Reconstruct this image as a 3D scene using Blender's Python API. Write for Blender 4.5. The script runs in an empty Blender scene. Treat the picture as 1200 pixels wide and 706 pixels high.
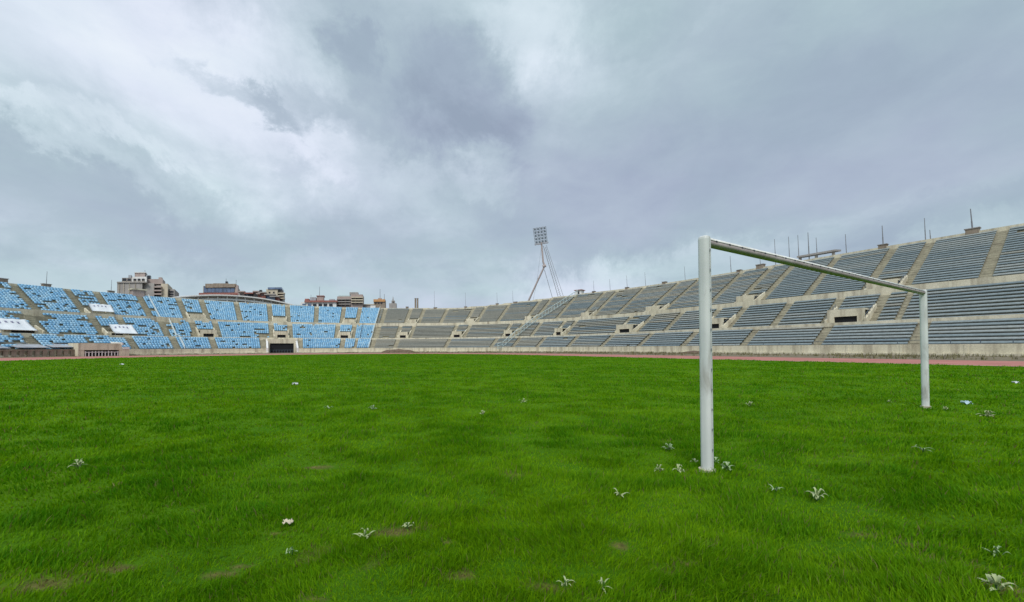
import bpy, bmesh, math, random
import numpy as np
from mathutils import Vector, Matrix
random.seed(7); rng = np.random.default_rng(11)
S = bpy.context.scene; COL = S.collection
R_ = math.radians

# ------------------------------------------------------------------ plan of the place (metres)
CH = 1.31                                    # eye height
F = 454.0                                    # lens in pixels of the 1200 px wide picture
YH, ROLL = 407.8, .0053
W, RR, AC, P0 = 59.3, 69.1, 58.2, 3.84       # bowl: straight sides and an elliptic end
AANG = .5514
AX = np.array((-math.sin(AANG), math.cos(AANG))); PX = np.array((math.cos(AANG), math.sin(AANG)))
D1, D2 = 4.89, 12.70
USPLIT = 1.213

def ap(a, p): return a*AX + p*PX
def bowl(u, d):
    if u < 0: return ap(AC + u*W, P0 + W + d)
    if u > math.pi: return ap(AC - (u-math.pi)*W, P0 - W - d)
    return ap(AC + (RR+d)*math.sin(u), P0 + (W+d)*math.cos(u))
def bowln(u):
    v = bowl(u, 1.) - bowl(u, 0.); return v/np.linalg.norm(v)
def P3(u, d, h):
    q = bowl(u, d); return (q[0], q[1], h)
def frame(u, d):
    o = bowl(u, d); t = bowl(u+.001, d)-bowl(u-.001, d); t = t/np.linalg.norm(t)
    n = np.array((t[1], -t[0]))
    if n @ bowln(u) < 0: n = -n
    return o, t, n                            # t: towards growing u (to the left in view), n: outwards
def ulen(u, d):
    return np.linalg.norm(bowl(u+.001, d)-bowl(u-.001, d))/.002
def ray(x, W_, R_e):
    th = math.atan2(x-600, F); dx, dy = math.sin(th), math.cos(th)
    da = dx*AX[0]+dy*AX[1]; dp = dx*PX[0]+dy*PX[1]; t = None
    if dp > 1e-6:
        tt = (P0+W_)/dp
        if tt*da <= AC: t = tt
    if t is None:
        u, v = da/R_e, dp/W_; u0, v0 = -AC/R_e, -P0/W_
        A = u*u+v*v; B = 2*(u*u0+v*v0); C = u0*u0+v0*v0-1
        t = (-B+math.sqrt(B*B-4*A*C))/(2*A)
    return t*dx, t*dy
def u_at(x, d):
    X, Y = ray(x, W+d, RR+d); a = X*AX[0]+Y*AX[1]; p = X*PX[0]+Y*PX[1]
    if a < AC: return (a-AC)/W if p > P0 else math.pi+(AC-a)/W
    return math.atan2((a-AC)/(RR+d), (p-P0)/(W+d))
def yh(x): return YH-ROLL*(x-600)
def gpt(x, y):                                # a point of the ground seen at (x, y)
    Y = F*CH/(y-yh(x)); return (x-600)/F*Y, Y
def hpt(x, y, Y): return ((x-600)/F*Y, Y, CH+(yh(x)-y)/F*Y)
def updep(u):                                 # depth of the upper tier
    t = min(1, max(0, (.95-u)/.62)); t = t*t*(3-2*t)
    return 11.5+4.9*t

# ------------------------------------------------------------------ noise
def vnoise(x, y, seed=0):
    xi = np.floor(x).astype(np.int64); yi = np.floor(y).astype(np.int64); fx = x-xi; fy = y-yi
    fx = fx*fx*(3-2*fx); fy = fy*fy*(3-2*fy)
    def h(a, b):
        n = (a*374761393 + b*668265263 + seed*974634777) & 0xffffffff
        n = ((n ^ (n >> 13))*1274126177) & 0xffffffff
        return ((n ^ (n >> 16)) & 0xffff)/65535.
    return (h(xi, yi)*(1-fx)+h(xi+1, yi)*fx)*(1-fy)+(h(xi, yi+1)*(1-fx)+h(xi+1, yi+1)*fx)*fy
def fbm(x, y, seed=0, o=3):
    s = 0; a = .5; tot = 0
    for k in range(o):
        s = s+a*vnoise(x*2**k+17*k, y*2**k-9*k, seed+k); tot += a; a *= .5
    return s/tot

# ------------------------------------------------------------------ materials
def mat(name): 
    m = bpy.data.materials.new(name); m.use_nodes = True
    nt = m.node_tree; b = nt.nodes['Principled BSDF']; return m, nt, b
def ramp(nt, fac, stops):
    r = nt.nodes.new('ShaderNodeValToRGB'); e = r.color_ramp.elements
    while len(e) < len(stops): e.new(.5)
    for i, (p, c) in enumerate(stops): e[i].position = p; e[i].color = (*c, 1)
    nt.links.new(fac, r.inputs[0]); return r.outputs[0]
def noise(nt, scale, detail=4, vec=None, rough=.55, dist=0):
    n = nt.nodes.new('ShaderNodeTexNoise'); n.inputs['Scale'].default_value = scale; n.inputs['Detail'].default_value = detail
    n.inputs['Roughness'].default_value = rough; n.inputs['Distortion'].default_value = dist
    if vec is not None: nt.links.new(vec, n.inputs['Vector'])
    return n.outputs['Fac']
def posn(nt, scale=(1, 1, 1)):
    g = nt.nodes.new('ShaderNodeNewGeometry'); m = nt.nodes.new('ShaderNodeMapping'); m.inputs['Scale'].default_value = scale
    nt.links.new(g.outputs['Position'], m.inputs['Vector']); return m.outputs[0]
def mixc(nt, f, a, b, mode='MIX'):
    m = nt.nodes.new('ShaderNodeMix'); m.data_type = 'RGBA'; m.blend_type = mode
    for s, v in ((m.inputs[0], f), (m.inputs[6], a), (m.inputs[7], b)):
        if hasattr(v, 'links'): nt.links.new(v, s)
        elif isinstance(v, (int, float)): s.default_value = v
        else: s.default_value = (*v, 1)
    return m.outputs[2]
def bump(nt, b, h, strength=.3, dist=.02):
    n = nt.nodes.new('ShaderNodeBump'); n.inputs['Strength'].default_value = strength; n.inputs['Distance'].default_value = dist
    nt.links.new(h, n.inputs['Height']); nt.links.new(n.outputs[0], b.inputs['Normal'])
def worn(name, c1, c2, stain, scale=.7, rough=.85, amount=.6, spec=.3, streak=True):
    m, nt, b = mat(name)
    base = ramp(nt, noise(nt, scale, 6, posn(nt)), [(.3, c1), (.7, c2)])
    if streak:
        st = ramp(nt, noise(nt, 1.3, 5, posn(nt, (1, 1, .12))), [(.46, (0, 0, 0)), (.72, (amount,)*3)])
        base = mixc(nt, st, base, stain)
    fine = ramp(nt, noise(nt, 9, 3, posn(nt)), [(.3, (.82,)*3), (.7, (1.1,)*3)])
    base = mixc(nt, 1., base, fine, 'MULTIPLY')
    nt.links.new(base, b.inputs['Base Color']); b.inputs['Roughness'].default_value = rough
    b.inputs['Specular IOR Level'].default_value = spec
    bump(nt, b, noise(nt, 12, 4, posn(nt)), .25, .02)
    return m
def plain(name, c, rough=.6, metal=0, var=.15, scale=3, spec=.4):
    m, nt, b = mat(name); lo = tuple(x*(1-var) for x in c); hi = tuple(min(1, x*(1+var)) for x in c)
    nt.links.new(ramp(nt, noise(nt, scale, 4, posn(nt)), [(.3, lo), (.7, hi)]), b.inputs['Base Color'])
    b.inputs['Roughness'].default_value = rough; b.inputs['Metallic'].default_value = metal; b.inputs['Specular IOR Level'].default_value = spec
    return m
M = {}
M['concrete'] = worn('beige concrete', (.60, .56, .42), (.73, .685, .54), (.24, .20, .145), .5, amount=.7)
M['terrace'] = worn('terrace concrete', (.32, .30, .22), (.43, .40, .30), (.12, .105, .085), .4)
M['stairs'] = worn('stair concrete', (.38, .355, .265), (.49, .46, .35), (.22, .19, .14), .6)
M['brown_con'] = worn('weathered brown concrete', (.25, .20, .15), (.36, .30, .24), (.12, .09, .07), .6)
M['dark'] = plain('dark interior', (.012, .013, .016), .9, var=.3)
M['white'] = worn('old white paint', (.70, .70, .68), (.80, .80, .79), (.45, .42, .37), .8, .5, .35)
M['rail_white'] = plain('pale painted rail', (.62, .68, .66), .5)
M['rail_green'] = plain('pale green rail', (.42, .52, .52), .5)
M['steel'] = plain('dark blue grey steel', (.10, .13, .16), .5)
M['pole'] = plain('grey galvanised steel', (.22, .23, .25), .5)
M['pole_red'] = plain('weathered reddish steel', (.40, .345, .335), .6)
M['stone'] = worn('grey stone cladding', (.30, .28, .265), (.40, .38, .36), (.20, .17, .15), .15, amount=.4)
M['cream'] = worn('cream render', (.50, .44, .33), (.60, .54, .43), (.3, .26, .2), .2, amount=.4)
M['pinkish'] = worn('pink brown render', (.36, .29, .265), (.45, .375, .345), (.2, .15, .14), .2, amount=.4)
M['red_tile'] = worn('red roof tile', (.29, .115, .095), (.37, .17, .145), (.2, .08, .07), .5)
M['orange'] = worn('orange render', (.52, .27, .11), (.60, .34, .16), (.3, .18, .1), .4)
M['glass'] = plain('bluish window glass', (.12, .17, .27), .25, var=.35, scale=.25, spec=.6)
M['window'] = plain('dark window', (.03, .032, .04), .3)
M['cable'] = plain('pale galvanised cable', (.42, .43, .44), .5)
M['tarp'] = worn('white tarpaulin', (.70, .75, .79), (.78, .82, .85), (.5, .55, .6), .5, .6, .3)
M['mark'] = plain('faded print', (.22, .22, .33), .7)
M['sheet'] = worn('grey sheet metal', (.34, .37, .41), (.42, .45, .49), (.25, .23, .22), .4)
M['litter'] = plain('dirty cream paper', (.62, .55, .42), .8)
M['plastic'] = plain('pale blue plastic', (.45, .62, .68), .35)
# blue shells: colour differs from seat to seat through a stored random value
def seat_mat(name, cols, pos_scale=.05, spec=.3):
    m, nt, b = mat(name)
    at = nt.nodes.new('ShaderNodeAttribute'); at.attribute_name = 'tone'
    big = noise(nt, pos_scale, 3, posn(nt))
    ad = nt.nodes.new('ShaderNodeMath'); ad.operation = 'MULTIPLY_ADD'; ad.inputs[1].default_value = .55; 
    nt.links.new(big, ad.inputs[0])
    m2 = nt.nodes.new('ShaderNodeMath'); m2.operation = 'MULTIPLY'; m2.inputs[1].default_value = .5
    nt.links.new(at.outputs['Fac'], m2.inputs[0]); nt.links.new(m2.outputs[0], ad.inputs[2])
    base = ramp(nt, ad.outputs[0], cols)
    dirt = ramp(nt, noise(nt, 2.5, 4, posn(nt)), [(.35, (.82,)*3), (.65, (1.06,)*3)])
    nt.links.new(mixc(nt, 1., base, dirt, 'MULTIPLY'), b.inputs['Base Color'])
    b.inputs['Roughness'].default_value = .55; b.inputs['Specular IOR Level'].default_value = spec
    return m
M['seat'] = seat_mat('faded blue plastic', [(.15, (.20, .45, .69)), (.5, (.28, .55, .78)), (.85, (.46, .69, .84))])
M['bench'] = seat_mat('weathered grey blue bench', [(.15, (.17, .225, .255)), (.5, (.23, .285, .305)), (.85, (.33, .36, .35))], .03)
M['bench_old'] = seat_mat('faded grey bench', [(.15, (.24, .255, .235)), (.5, (.30, .31, .275)), (.85, (.38, .37, .31))], .03)

# ------------------------------------------------------------------ mesh building
class MB:
    def __init__(s): s.v = []; s.f = []
    def add(s, vs, fs):
        o = len(s.v); s.v.extend([tuple(map(float, v)) for v in vs]); s.f.extend([tuple(i+o for i in f) for f in fs])
    def hexa(s, b4, t4):
        s.add(list(b4)+list(t4), [(3, 2, 1, 0), (4, 5, 6, 7), (0, 1, 5, 4), (1, 2, 6, 5), (2, 3, 7, 6), (3, 0, 4, 7)])
    def box(s, c, sx, sy, sz, rot=0):         # c = centre of the base
        ca, sa = math.cos(rot), math.sin(rot); q = []
        for z in (0, sz):
            for x, y in ((-1, -1), (1, -1), (1, 1), (-1, 1)):
                X, Y = x*sx/2, y*sy/2; q.append((c[0]+X*ca-Y*sa, c[1]+X*sa+Y*ca, c[2]+z))
        s.hexa(q[:4], q[4:])
    def lbox(s, fr, t0, t1, n0, n1, z0, z1, dz=0):   # box in the local frame of the bowl; dz raises the outer edge
        o, t, n = fr
        P = lambda a, b, z: (*(o+a*t+b*n), z)
        s.hexa([P(t0, n0, z0), P(t1, n0, z0), P(t1, n1, z0+dz), P(t0, n1, z0+dz)], [P(t0, n0, z1), P(t1, n0, z1), P(t1, n1, z1+dz), P(t0, n1, z1+dz)])
    def tube(s, a, b, r0, r1=None, n=8, cap=True):
        r1 = r0 if r1 is None else r1; a = Vector(a); b = Vector(b); d = (b-a).normalized()
        x = d.orthogonal().normalized(); y = d.cross(x); o = len(s.v)
        for c, r in ((a, r0), (b, r1)):
            for i in range(n):
                w = 2*math.pi*i/n; s.v.append(tuple(c+x*r*math.cos(w)+y*r*math.sin(w)))
        for i in range(n):
            j = (i+1) % n; s.f.append((o+i, o+j, o+n+j, o+n+i))
        if cap: s.f.append(tuple(o+n-1-i for i in range(n))); s.f.append(tuple(o+n+i for i in range(n)))
    def build(s, name, m, parent=None, smooth=False):
        me = bpy.data.meshes.new(name)
        off = np.array(parent_loc(parent)) if parent else np.zeros(3)
        me.from_pydata([tuple(np.array(v)-off) for v in s.v], [], s.f); me.update()
        return link(name, me, m, parent, smooth)
def parent_loc(p):
    v = Vector((0, 0, 0))
    while p is not None: v = v+p.location; p = p.parent
    return v
def link(name, me, m, parent=None, smooth=False):
    if m is not None: me.materials.append(M[m] if isinstance(m, str) else m)
    if smooth: me.polygons.foreach_set('use_smooth', np.ones(len(me.polygons), bool))
    o = bpy.data.objects.new(name, me); COL.objects.link(o)
    if parent: o.parent = parent
    return o
def npmesh(name, V, Fq, tone=None, tri=False):
    me = bpy.data.meshes.new(name); V = np.asarray(V, np.float32); Fq = np.asarray(Fq, np.int32)
    me.vertices.add(len(V)); me.vertices.foreach_set('co', V.ravel())
    k = Fq.shape[1]; me.loops.add(Fq.size); me.loops.foreach_set('vertex_index', Fq.ravel())
    me.polygons.add(len(Fq)); me.polygons.foreach_set('loop_start', np.arange(0, Fq.size, k, dtype=np.int32))
    me.update(calc_edges=True)
    if tone is not None:
        at = me.attributes.new('tone', 'FLOAT', 'POINT'); at.data.foreach_set('value', np.asarray(tone, np.float32))
    return me
def empty(name, loc=(0, 0, 0)):
    o = bpy.data.objects.new(name, None); COL.objects.link(o); o.location = loc; o.empty_display_size = .3; return o
def tag(o, label=None, cat=None, group=None, kind=None):
    for k, v in (('label', label), ('category', cat), ('group', group), ('kind', kind)):
        if v: o[k] = v
    return o

# ------------------------------------------------------------------ the ground
BARE = []
for x, y, sx, sy in [(55, 680, .30, .15), (145, 658, .26, .10), (370, 548, .30, .16), (262, 665, .22, .08), (285, 655, .15, .06), (465, 620, .32, .13), (725, 640, .13, .10), (600, 556, .22, .12),
                     (545, 676, .16, .08), (640, 690, .16, .09), (1070, 636, .22, .08), (1130, 658, .16, .08), (1010, 628, .2, .1), (1085, 655, .14, .06), (525, 633, .10, .06), (370, 700, .14, .05), (1180, 690, .2, .08),
                     (690, 700, .1, .05), (805, 660, .1, .05), (320, 620, .16, .05), (975, 668, .12, .05)]:
    X, Y = gpt(x, y); BARE.append((X, Y, sx, sy))
def bare(x, y):
    s = np.zeros_like(x)
    for X, Y, sx, sy in BARE:
        wob = .35+1.3*fbm(x*9+X, y*9, 31)
        s = np.maximum(s, np.exp(-(((x-X)/(sx*.72))**2+((y-Y)/(sy*.72))**2)/wob**2))
    s = np.maximum(s, np.clip((fbm(x*2.3, y*3.1, 77, 3)-.72)*6, 0, .6)*np.clip((9-np.hypot(x, y))/3, 0, 1))
    return s
def hgt(x, y):
    r = np.hypot(x, y)
    w = np.clip(r/1.5, 0, 1)*np.clip((75-r)/35, 0, 1)
    return w*(.10*(fbm(x*.55, y*.8, 3, 2)-.5)+.055*(fbm(x*1.7, y*2.3, 5, 2)-.5))
def zg(x, y): return float(hgt(np.array([x]), np.array([y]))[0])

def bound(th, d):
    dx, dy = math.sin(th), math.cos(th); da = dx*AX[0]+dy*AX[1]; dp = dx*PX[0]+dy*PX[1]; best = 1e9
    W_, Re = W+d, RR+d
    if dp > 1e-9: best = min(best, (P0+W_)/dp) if (P0+W_)/dp*da <= AC else best
    if dp < -1e-9: best = min(best, (P0-W_)/dp) if (P0-W_)/dp*da <= AC else best
    if da < -1e-9: best = min(best, -28/da)
    if best > 1e8:
        u, v = da/Re, dp/W_; u0, v0 = -AC/Re, -P0/W_; A = u*u+v*v; B = 2*(u*u0+v*v0); C = u0*u0+v0*v0-1
        best = (-B+math.sqrt(B*B-4*A*C))/(2*A)
    return best
DIN = -24.6
NA, NR = 800, 330
th = np.linspace(-math.pi, math.pi, NA, endpoint=False)
rb = np.array([bound(t, DIN+.25) for t in th]); r0 = .35
kk = np.linspace(0, 1, NR)[:, None]
r = r0*(rb[None, :]/r0)**kk
X = r*np.sin(th); Y = r*np.cos(th); Z = hgt(X, Y)
V = np.stack([X, Y, Z], -1).reshape(-1, 3)
i = np.arange(NR-1)[:, None]; j = np.arange(NA)[None, :]; j2 = (j+1) % NA
Fq = np.stack([i*NA+j, i*NA+j2, (i+1)*NA+j2, (i+1)*NA+j], -1).reshape(-1, 4)[:, ::-1]
V = np.vstack([V, [[0, 0, 0]]])
me = npmesh('pitch', V, Fq)
at = me.attributes.new('bare', 'FLOAT', 'POINT'); bv = np.append(bare(X.ravel(), Y.ravel()), 0); at.data.foreach_set('value', bv.astype(np.float32))
m, nt, b = mat('pitch turf')
g1 = ramp(nt, noise(nt, .9, 5, posn(nt)), [(.3, (.06, .18, .004)), (.7, (.105, .235, .005))])
g2 = ramp(nt, noise(nt, .12, 4, posn(nt)), [(.35, (.80, .9, .9)), (.65, (1.15, 1.08, 1.)) ])
g = mixc(nt, 1., g1, g2, 'MULTIPLY')
soil = ramp(nt, noise(nt, 14, 5, posn(nt)), [(.3, (.105, .10, .03)), (.7, (.25, .215, .075))])
a = nt.nodes.new('ShaderNodeAttribute'); a.attribute_name = 'bare'
sf = ramp(nt, a.outputs['Fac'], [(.45, (0, 0, 0)), (.95, (.9, .9, .9))])
nt.links.new(mixc(nt, sf, g, soil), b.inputs['Base Color']); b.inputs['Roughness'].default_value = .95; b.inputs['Specular IOR Level'].default_value = .1
bump(nt, b, noise(nt, 18, 6, posn(nt), .7), 1., .05)
tag(link('pitch', me, m, None, True), kind='structure')

# grass blades: one object nobody could count
def blades():
    dens, rc, r1, rmax, half = 14500., 2.6, 1.1, 95., 1.22
    n1 = int(dens*half*(rc**2-r1**2)); n2 = int(dens*rc**2*2*half*math.log(rmax/rc))
    r = np.concatenate([np.sqrt(rng.uniform(r1**2, rc**2, n1)), rc*(rmax/rc)**rng.random(n2)])
    t = rng.uniform(-half, half, len(r)); x = r*np.sin(t); y = r*np.cos(t)
    lim = np.interp(t, th, rb); ba = bare(x, y)
    clump = np.clip(.5+.4*(fbm(x*1.2, y*1.9, 21, 2)-.5)+1.25*(fbm(x*2.6, y*4.4, 24, 3)-.5), 0, 1); fine = fbm(x*5, y*5, 41, 2)
    keep = (r < lim-.4) & (rng.random(len(r)) > np.clip(ba*1.2-.25, 0, .62)) & (rng.random(len(r)) < .55+.9*clump)
    x, y, r, ba, clump, fine = (q[keep] for q in (x, y, r, ba, clump, fine)); n = len(x)
    ws = np.maximum(1, r/rc)
    L = (.016+.072*np.clip(clump-.22, 0, 1)+.022*fine)*(.6+.8*rng.random(n))*(1-.45*np.clip(ba, 0, 1))
    L = L*np.clip(1+.012*r, 1, 1.5)
    wd = .0017*ws**.9*(.7+.7*rng.random(n))
    lean_a = 2*math.pi*fbm(x*.9, y*.9, 61, 2)*1.6+rng.normal(0, 1.1, n); lean = np.abs(rng.normal(.45, .28, n))
    az = rng.uniform(0, 2*math.pi, n)
    sx, sy = np.cos(az), np.sin(az); lx, ly = np.cos(lean_a), np.sin(lean_a)
    z0 = hgt(x, y)-.006
    def ring(f, wf):
        cx = x+lx*L*lean*f**1.8; cy = y+ly*L*lean*f**1.8; cz = z0+L*(f-.28*lean*f*f)
        return np.stack([cx-sx*wd*wf, cy-sy*wd*wf, cz], -1), np.stack([cx+sx*wd*wf, cy+sy*wd*wf, cz], -1)
    a0, b0 = ring(0., .8); a1, b1 = ring(.55, 1.); a2, b2 = ring(1., .12)
    V = np.stack([a0, b0, a1, b1, a2, b2], 1).reshape(-1, 3)
    o = np.arange(n)[:, None]*6
    Fq = np.concatenate([o+[0, 1, 3, 2], o+[2, 3, 5, 4]], 1).reshape(-1, 4)
    me = npmesh('grass', V, Fq)
    hue = np.clip(.52+.75*(fbm(x*.42+5, y*.75, 91, 3)-.5)-.75*(clump-.5)+rng.normal(0, .2, n)+.5*ba, 0, 1)
    dark = np.array([.056, .205, .003]); lite = np.array([.180, .345, .003]); c = dark+(lite-dark)*hue[:, None]
    dry = rng.random(n) < (.03+.75*np.clip(ba-.2, 0, 1)); c[dry] = np.array([.17, .15, .065])*(.7+.6*rng.random((dry.sum(), 1)))
    c *= (.8+.4*rng.random((n, 1)))
    ca = me.color_attributes.new('hue', 'FLOAT_COLOR', 'POINT')
    C4 = np.repeat(np.concatenate([c, np.ones((n, 1))], 1), 6, 0).astype(np.float32); ca.data.foreach_set('color', C4.ravel())
    return me
m, nt, b = mat('grass blade')
a = nt.nodes.new('ShaderNodeAttribute'); a.attribute_name = 'hue'
nt.links.new(a.outputs['Color'], b.inputs['Base Color']); b.inputs['Roughness'].default_value = .6; b.inputs['Specular IOR Level'].default_value = .08
tr = nt.nodes.new('ShaderNodeBsdfTranslucent'); mx = nt.nodes.new('ShaderNodeMixShader'); mx.inputs[0].default_value = .38
bt = mixc(nt, 1., a.outputs['Color'], (1.5, 1.35, .6), 'MULTIPLY'); nt.links.new(bt, tr.inputs[0])
nt.links.new(b.outputs[0], mx.inputs[1]); nt.links.new(tr.outputs[0], mx.inputs[2]); nt.links.new(mx.outputs[0], nt.nodes['Material Output'].inputs[0])
tag(link('grass', blades(), m), 'bright green uneven lawn covering the whole pitch', 'grass', kind='stuff')

# track, verge and the land outside
US = np.concatenate([np.linspace(-1.45, 0, 30), np.linspace(0, math.pi, 170)[1:], np.linspace(math.pi, math.pi+1.45, 30)[1:]])
def dout(u): t = min(1, max(0, (u-.75)/.9)); return -12.2+10.2*t*t*(3-2*t)
def strip(name, fa, fb, za, zb, m, n=6):
    V = []; Fq = []
    for u in US:
        for k in range(n+1):
            t = k/n; V.append(P3(u, fa(u)*(1-t)+fb(u)*t, za*(1-t)+zb*t+(.03*math.sin(u*57+k*3)*(k not in (0, n)) if name == 'verge' else 0)))
    q = n+1
    for i_ in range(len(US)-1):
        for k in range(n): Fq.append((i_*q+k, (i_+1)*q+k, (i_+1)*q+k+1, i_*q+k+1))
    return tag(link(name, npmesh(name, V, Fq), m, None, True), kind='structure')
m, nt, b = mat('running track rubber')
tb = ramp(nt, noise(nt, .35, 6, posn(nt)), [(.3, (.36, .135, .11)), (.7, (.47, .20, .17))])
nt.links.new(mixc(nt, ramp(nt, noise(nt, 3, 4, posn(nt)), [(.55, (0,)*3), (.75, (.4,)*3)]), tb, (.3, .2, .14)), b.inputs['Base Color']); b.inputs['Roughness'].default_value = .9
strip('running_track', lambda u: DIN, dout, .004, .012, m)
m, nt, b = mat('verge soil')
vb = ramp(nt, noise(nt, 1.2, 6, posn(nt)), [(.3, (.10, .085, .05)), (.55, (.20, .165, .11)), (.75, (.11, .12, .045))])
nt.links.new(vb, b.inputs['Base Color']); b.inputs['Roughness'].default_value = .95; bump(nt, b, noise(nt, 3, 5, posn(nt)), .7, .1)
strip('verge', dout, lambda u: .1, .012, .22, m)
m, nt, b = mat('outer ground')
nt.links.new(ramp(nt, noise(nt, .05, 5, posn(nt)), [(.3, (.14, .13, .11)), (.7, (.20, .19, .16))]), b.inputs['Base Color'])
gm = MB(); gm.add([(-2500, -2500, -.25), (2500, -2500, -.25), (2500, 2500, -.25), (-2500, 2500, -.25)], [(0, 1, 2, 3)])
tag(gm.build('ground', m), kind='structure')

# track kerb: narrow white inner edge
strip('track_kerb', lambda u: DIN-.1, lambda u: DIN+.12, .02, .02, M['concrete'], 1)

# ------------------------------------------------------------------ the bowl
# tiers: (start d, start h, row depth, rise, rows)
TL = (0.25, 1.22, .66, .41, 7)
TM = (5.85, 4.25, .685, .462, 10)
TU = (13.6, 9.05, .70, .425, 23)
AU = [2.42, 2.256, (2.159, 2.10), 2.004, (1.905, 1.842), 1.739, (1.633, 1.57), 1.464, (1.36, 1.296), 1.191, (1.084, 1.026), .925, (.811, .76), .664, (.543, .501), .408, (.305, .26), .169,
      (.062, .004), -.171, (-.275, -.35), -.472, (-.605, -.68), -.805, (-.93, -1.0), -1.13]
AM = [(2.375, 2.285), (2.154, 2.09), 1.984, (1.896, 1.825), (1.635, 1.565), (1.373, 1.303), 1.195, (1.10, 1.038), (.84, .778), (.59, .536), .457, (.355, .307), (.096, .02), -.103, (-.24, -.325), -.45, (-.567, -.655), -.70, (-.95, -1.02)]
AL = [2.33, 2.10, 1.977, 1.854, 1.675, 1.526, 1.342, 1.28, 1.20, 1.088, .836, .605, .497, .38, .236, .09, -.07, -.24, -.42, -.585, -.747, -.92, -1.1]
UMIN, UMAX = -1.27, 2.52
TUN = (1.543, 1.655)
def half(u): return .55 if u < -.4 else .62 if u < .9 else .64
def flat(A): 
    o = []
    for x in A: o += list(x) if isinstance(x, tuple) else [x]
    return sorted(o)
def pairs(A): return [x for x in A if isinstance(x, tuple)]
VROWS = 5
def rows_at(u, tier):
    if tier is not TU: return tier[4]
    return int(min(23, (updep(u)-(.75 if u < 1. else .3))/.70))

def sweep(fn, u0, u1, name, m, parent, step=.022, smooth=False):
    n = max(1, int(math.ceil((u1-u0)/step))); us = np.linspace(u0, u1, n+1); V = []; k = None
    for u in us:
        pr = fn(u); k = len(pr); V += [P3(u, d, h) for d, h in pr]
    Fq = [(i_*k+c, i_*k+c+1, (i_+1)*k+c+1, (i_+1)*k+c) for i_ in range(n) for c in range(k-1)]
    cap = [tuple(range(k-1, -1, -1)), tuple(n*k+c for c in range(k))]
    mb = MB(); mb.v = V; mb.f = Fq
    return mb
def closed(fn):                               # closes a profile for a solid band
    return lambda u: fn(u)+[fn(u)[0]]
def steps(tier, u):
    d0, h0, pd, ri, n = tier; pr = [(d0, h0)]; lim = rows_at(u, tier)
    for k in range(n):
        kk_ = min(k, lim-1); e = k < lim
        pr.append((d0+(min(k+1, lim))*pd, h0+kk_*ri)); pr.append((d0+(min(k+1, lim))*pd, h0+min(k+1, lim)*ri))
    return pr
def rimtop(u):
    n = rows_at(u, TU); return TU[0]+n*TU[2], TU[1]+n*TU[3]

def stand(name, ua, ub, label):
    root = empty(name, P3((ua+ub)/2, 0, 0)); tag(root, label, 'stadium stand', 'two halves of the stadium bowl')
    ints = [(ua, ub)]
    if ua < TUN[0] < ub: ints = [(ua, TUN[0]), (TUN[1], ub)]
    mb = MB(); mw = MB(); mr = MB(); mc = MB()
    for q in ints:
        s = sweep(lambda u: steps(TL, u), *q, '', None, None); mb.add(s.v, s.f)
        for u in np.arange(q[0]+.03, q[1]-.03, .085): mw.lbox(frame(u, -.02), -.13, .13, -.05, .02, .43, 1.43)
        s = sweep(lambda u: [(-.02, 0), (-.02, 1.46), (.22, 1.46), (.22, 1.2)], *q, '', None, None); mw.add(s.v, s.f)
        s = sweep(lambda u: [(-.45, 0), (-.45, .42), (-.02, .42)], *q, '', None, None); mc.add(s.v, s.f)
        mr = MB(); nposts = int((q[1]-q[0])*60/2.1)
        for u in np.linspace(q[0]+.01, q[1]-.01, nposts):
            mr.tube(P3(u, .1, 1.45), P3(u, .1, 1.93), .035, n=4)
        us = np.linspace(q[0]+.01, q[1]-.01, nposts*2)
        for h in (1.93,):
            for v, w in zip(us[:-1], us[1:]): mr.tube(P3(v, .1, h), P3(w, .1, h), .028, n=4, cap=False)
        mr.build('front_railing', 'steel', root)
    mb.build('lower_terrace', 'terrace', root); mw.build('front_wall', 'concrete', root); mc.build('wall_plinth', 'concrete', root)
    sweep(lambda u: [(D1-.02, 3.0), (D1-.02, 4.63), (D1+.2, 4.63), (D1+.2, 4.25), (TM[0], 4.25)], ua, ub, '', None, None).build('middle_parapet', 'concrete', root)
    sweep(lambda u: steps(TM, u), ua, ub, '', None, None).build('middle_terrace', 'terrace', root)
    sweep(lambda u: [(D2-.02, 7.8), (D2-.02, 9.8), (D2+.22, 9.8), (D2+.22, 9.05), (TU[0], 9.05)], ua, ub, '', None, None).build('upper_parapet', 'concrete', root)
    sweep(lambda u: steps(TU, u), ua, ub, '', None, None, .012).build('upper_terrace', 'terrace', root)
    def rim(u):
        d, h = rimtop(u); ex = .5 if u < 1.0 else .3 if u < 1.5 or u > 1.95 else .55
        return [(d-.03, h-.4), (d-.03, h+ex), (d+.3, h+ex), (d+.3, h-1.2), (d+1.2, h-1.6), (d+1.2, -.3)]
    sweep(rim, ua, ub, '', None, None, .012).build('rim_wall', 'concrete', root)
    return root
blue = stand('seating_stand', USPLIT, UMAX, 'curved concrete stand with rows of blue plastic seats, many missing, at far left')
grey = stand('seating_stand', UMIN, USPLIT, 'long concrete stand with weathered grey blue benches rising behind the goal')
def owner(u): return blue if u > USPLIT else grey

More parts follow.
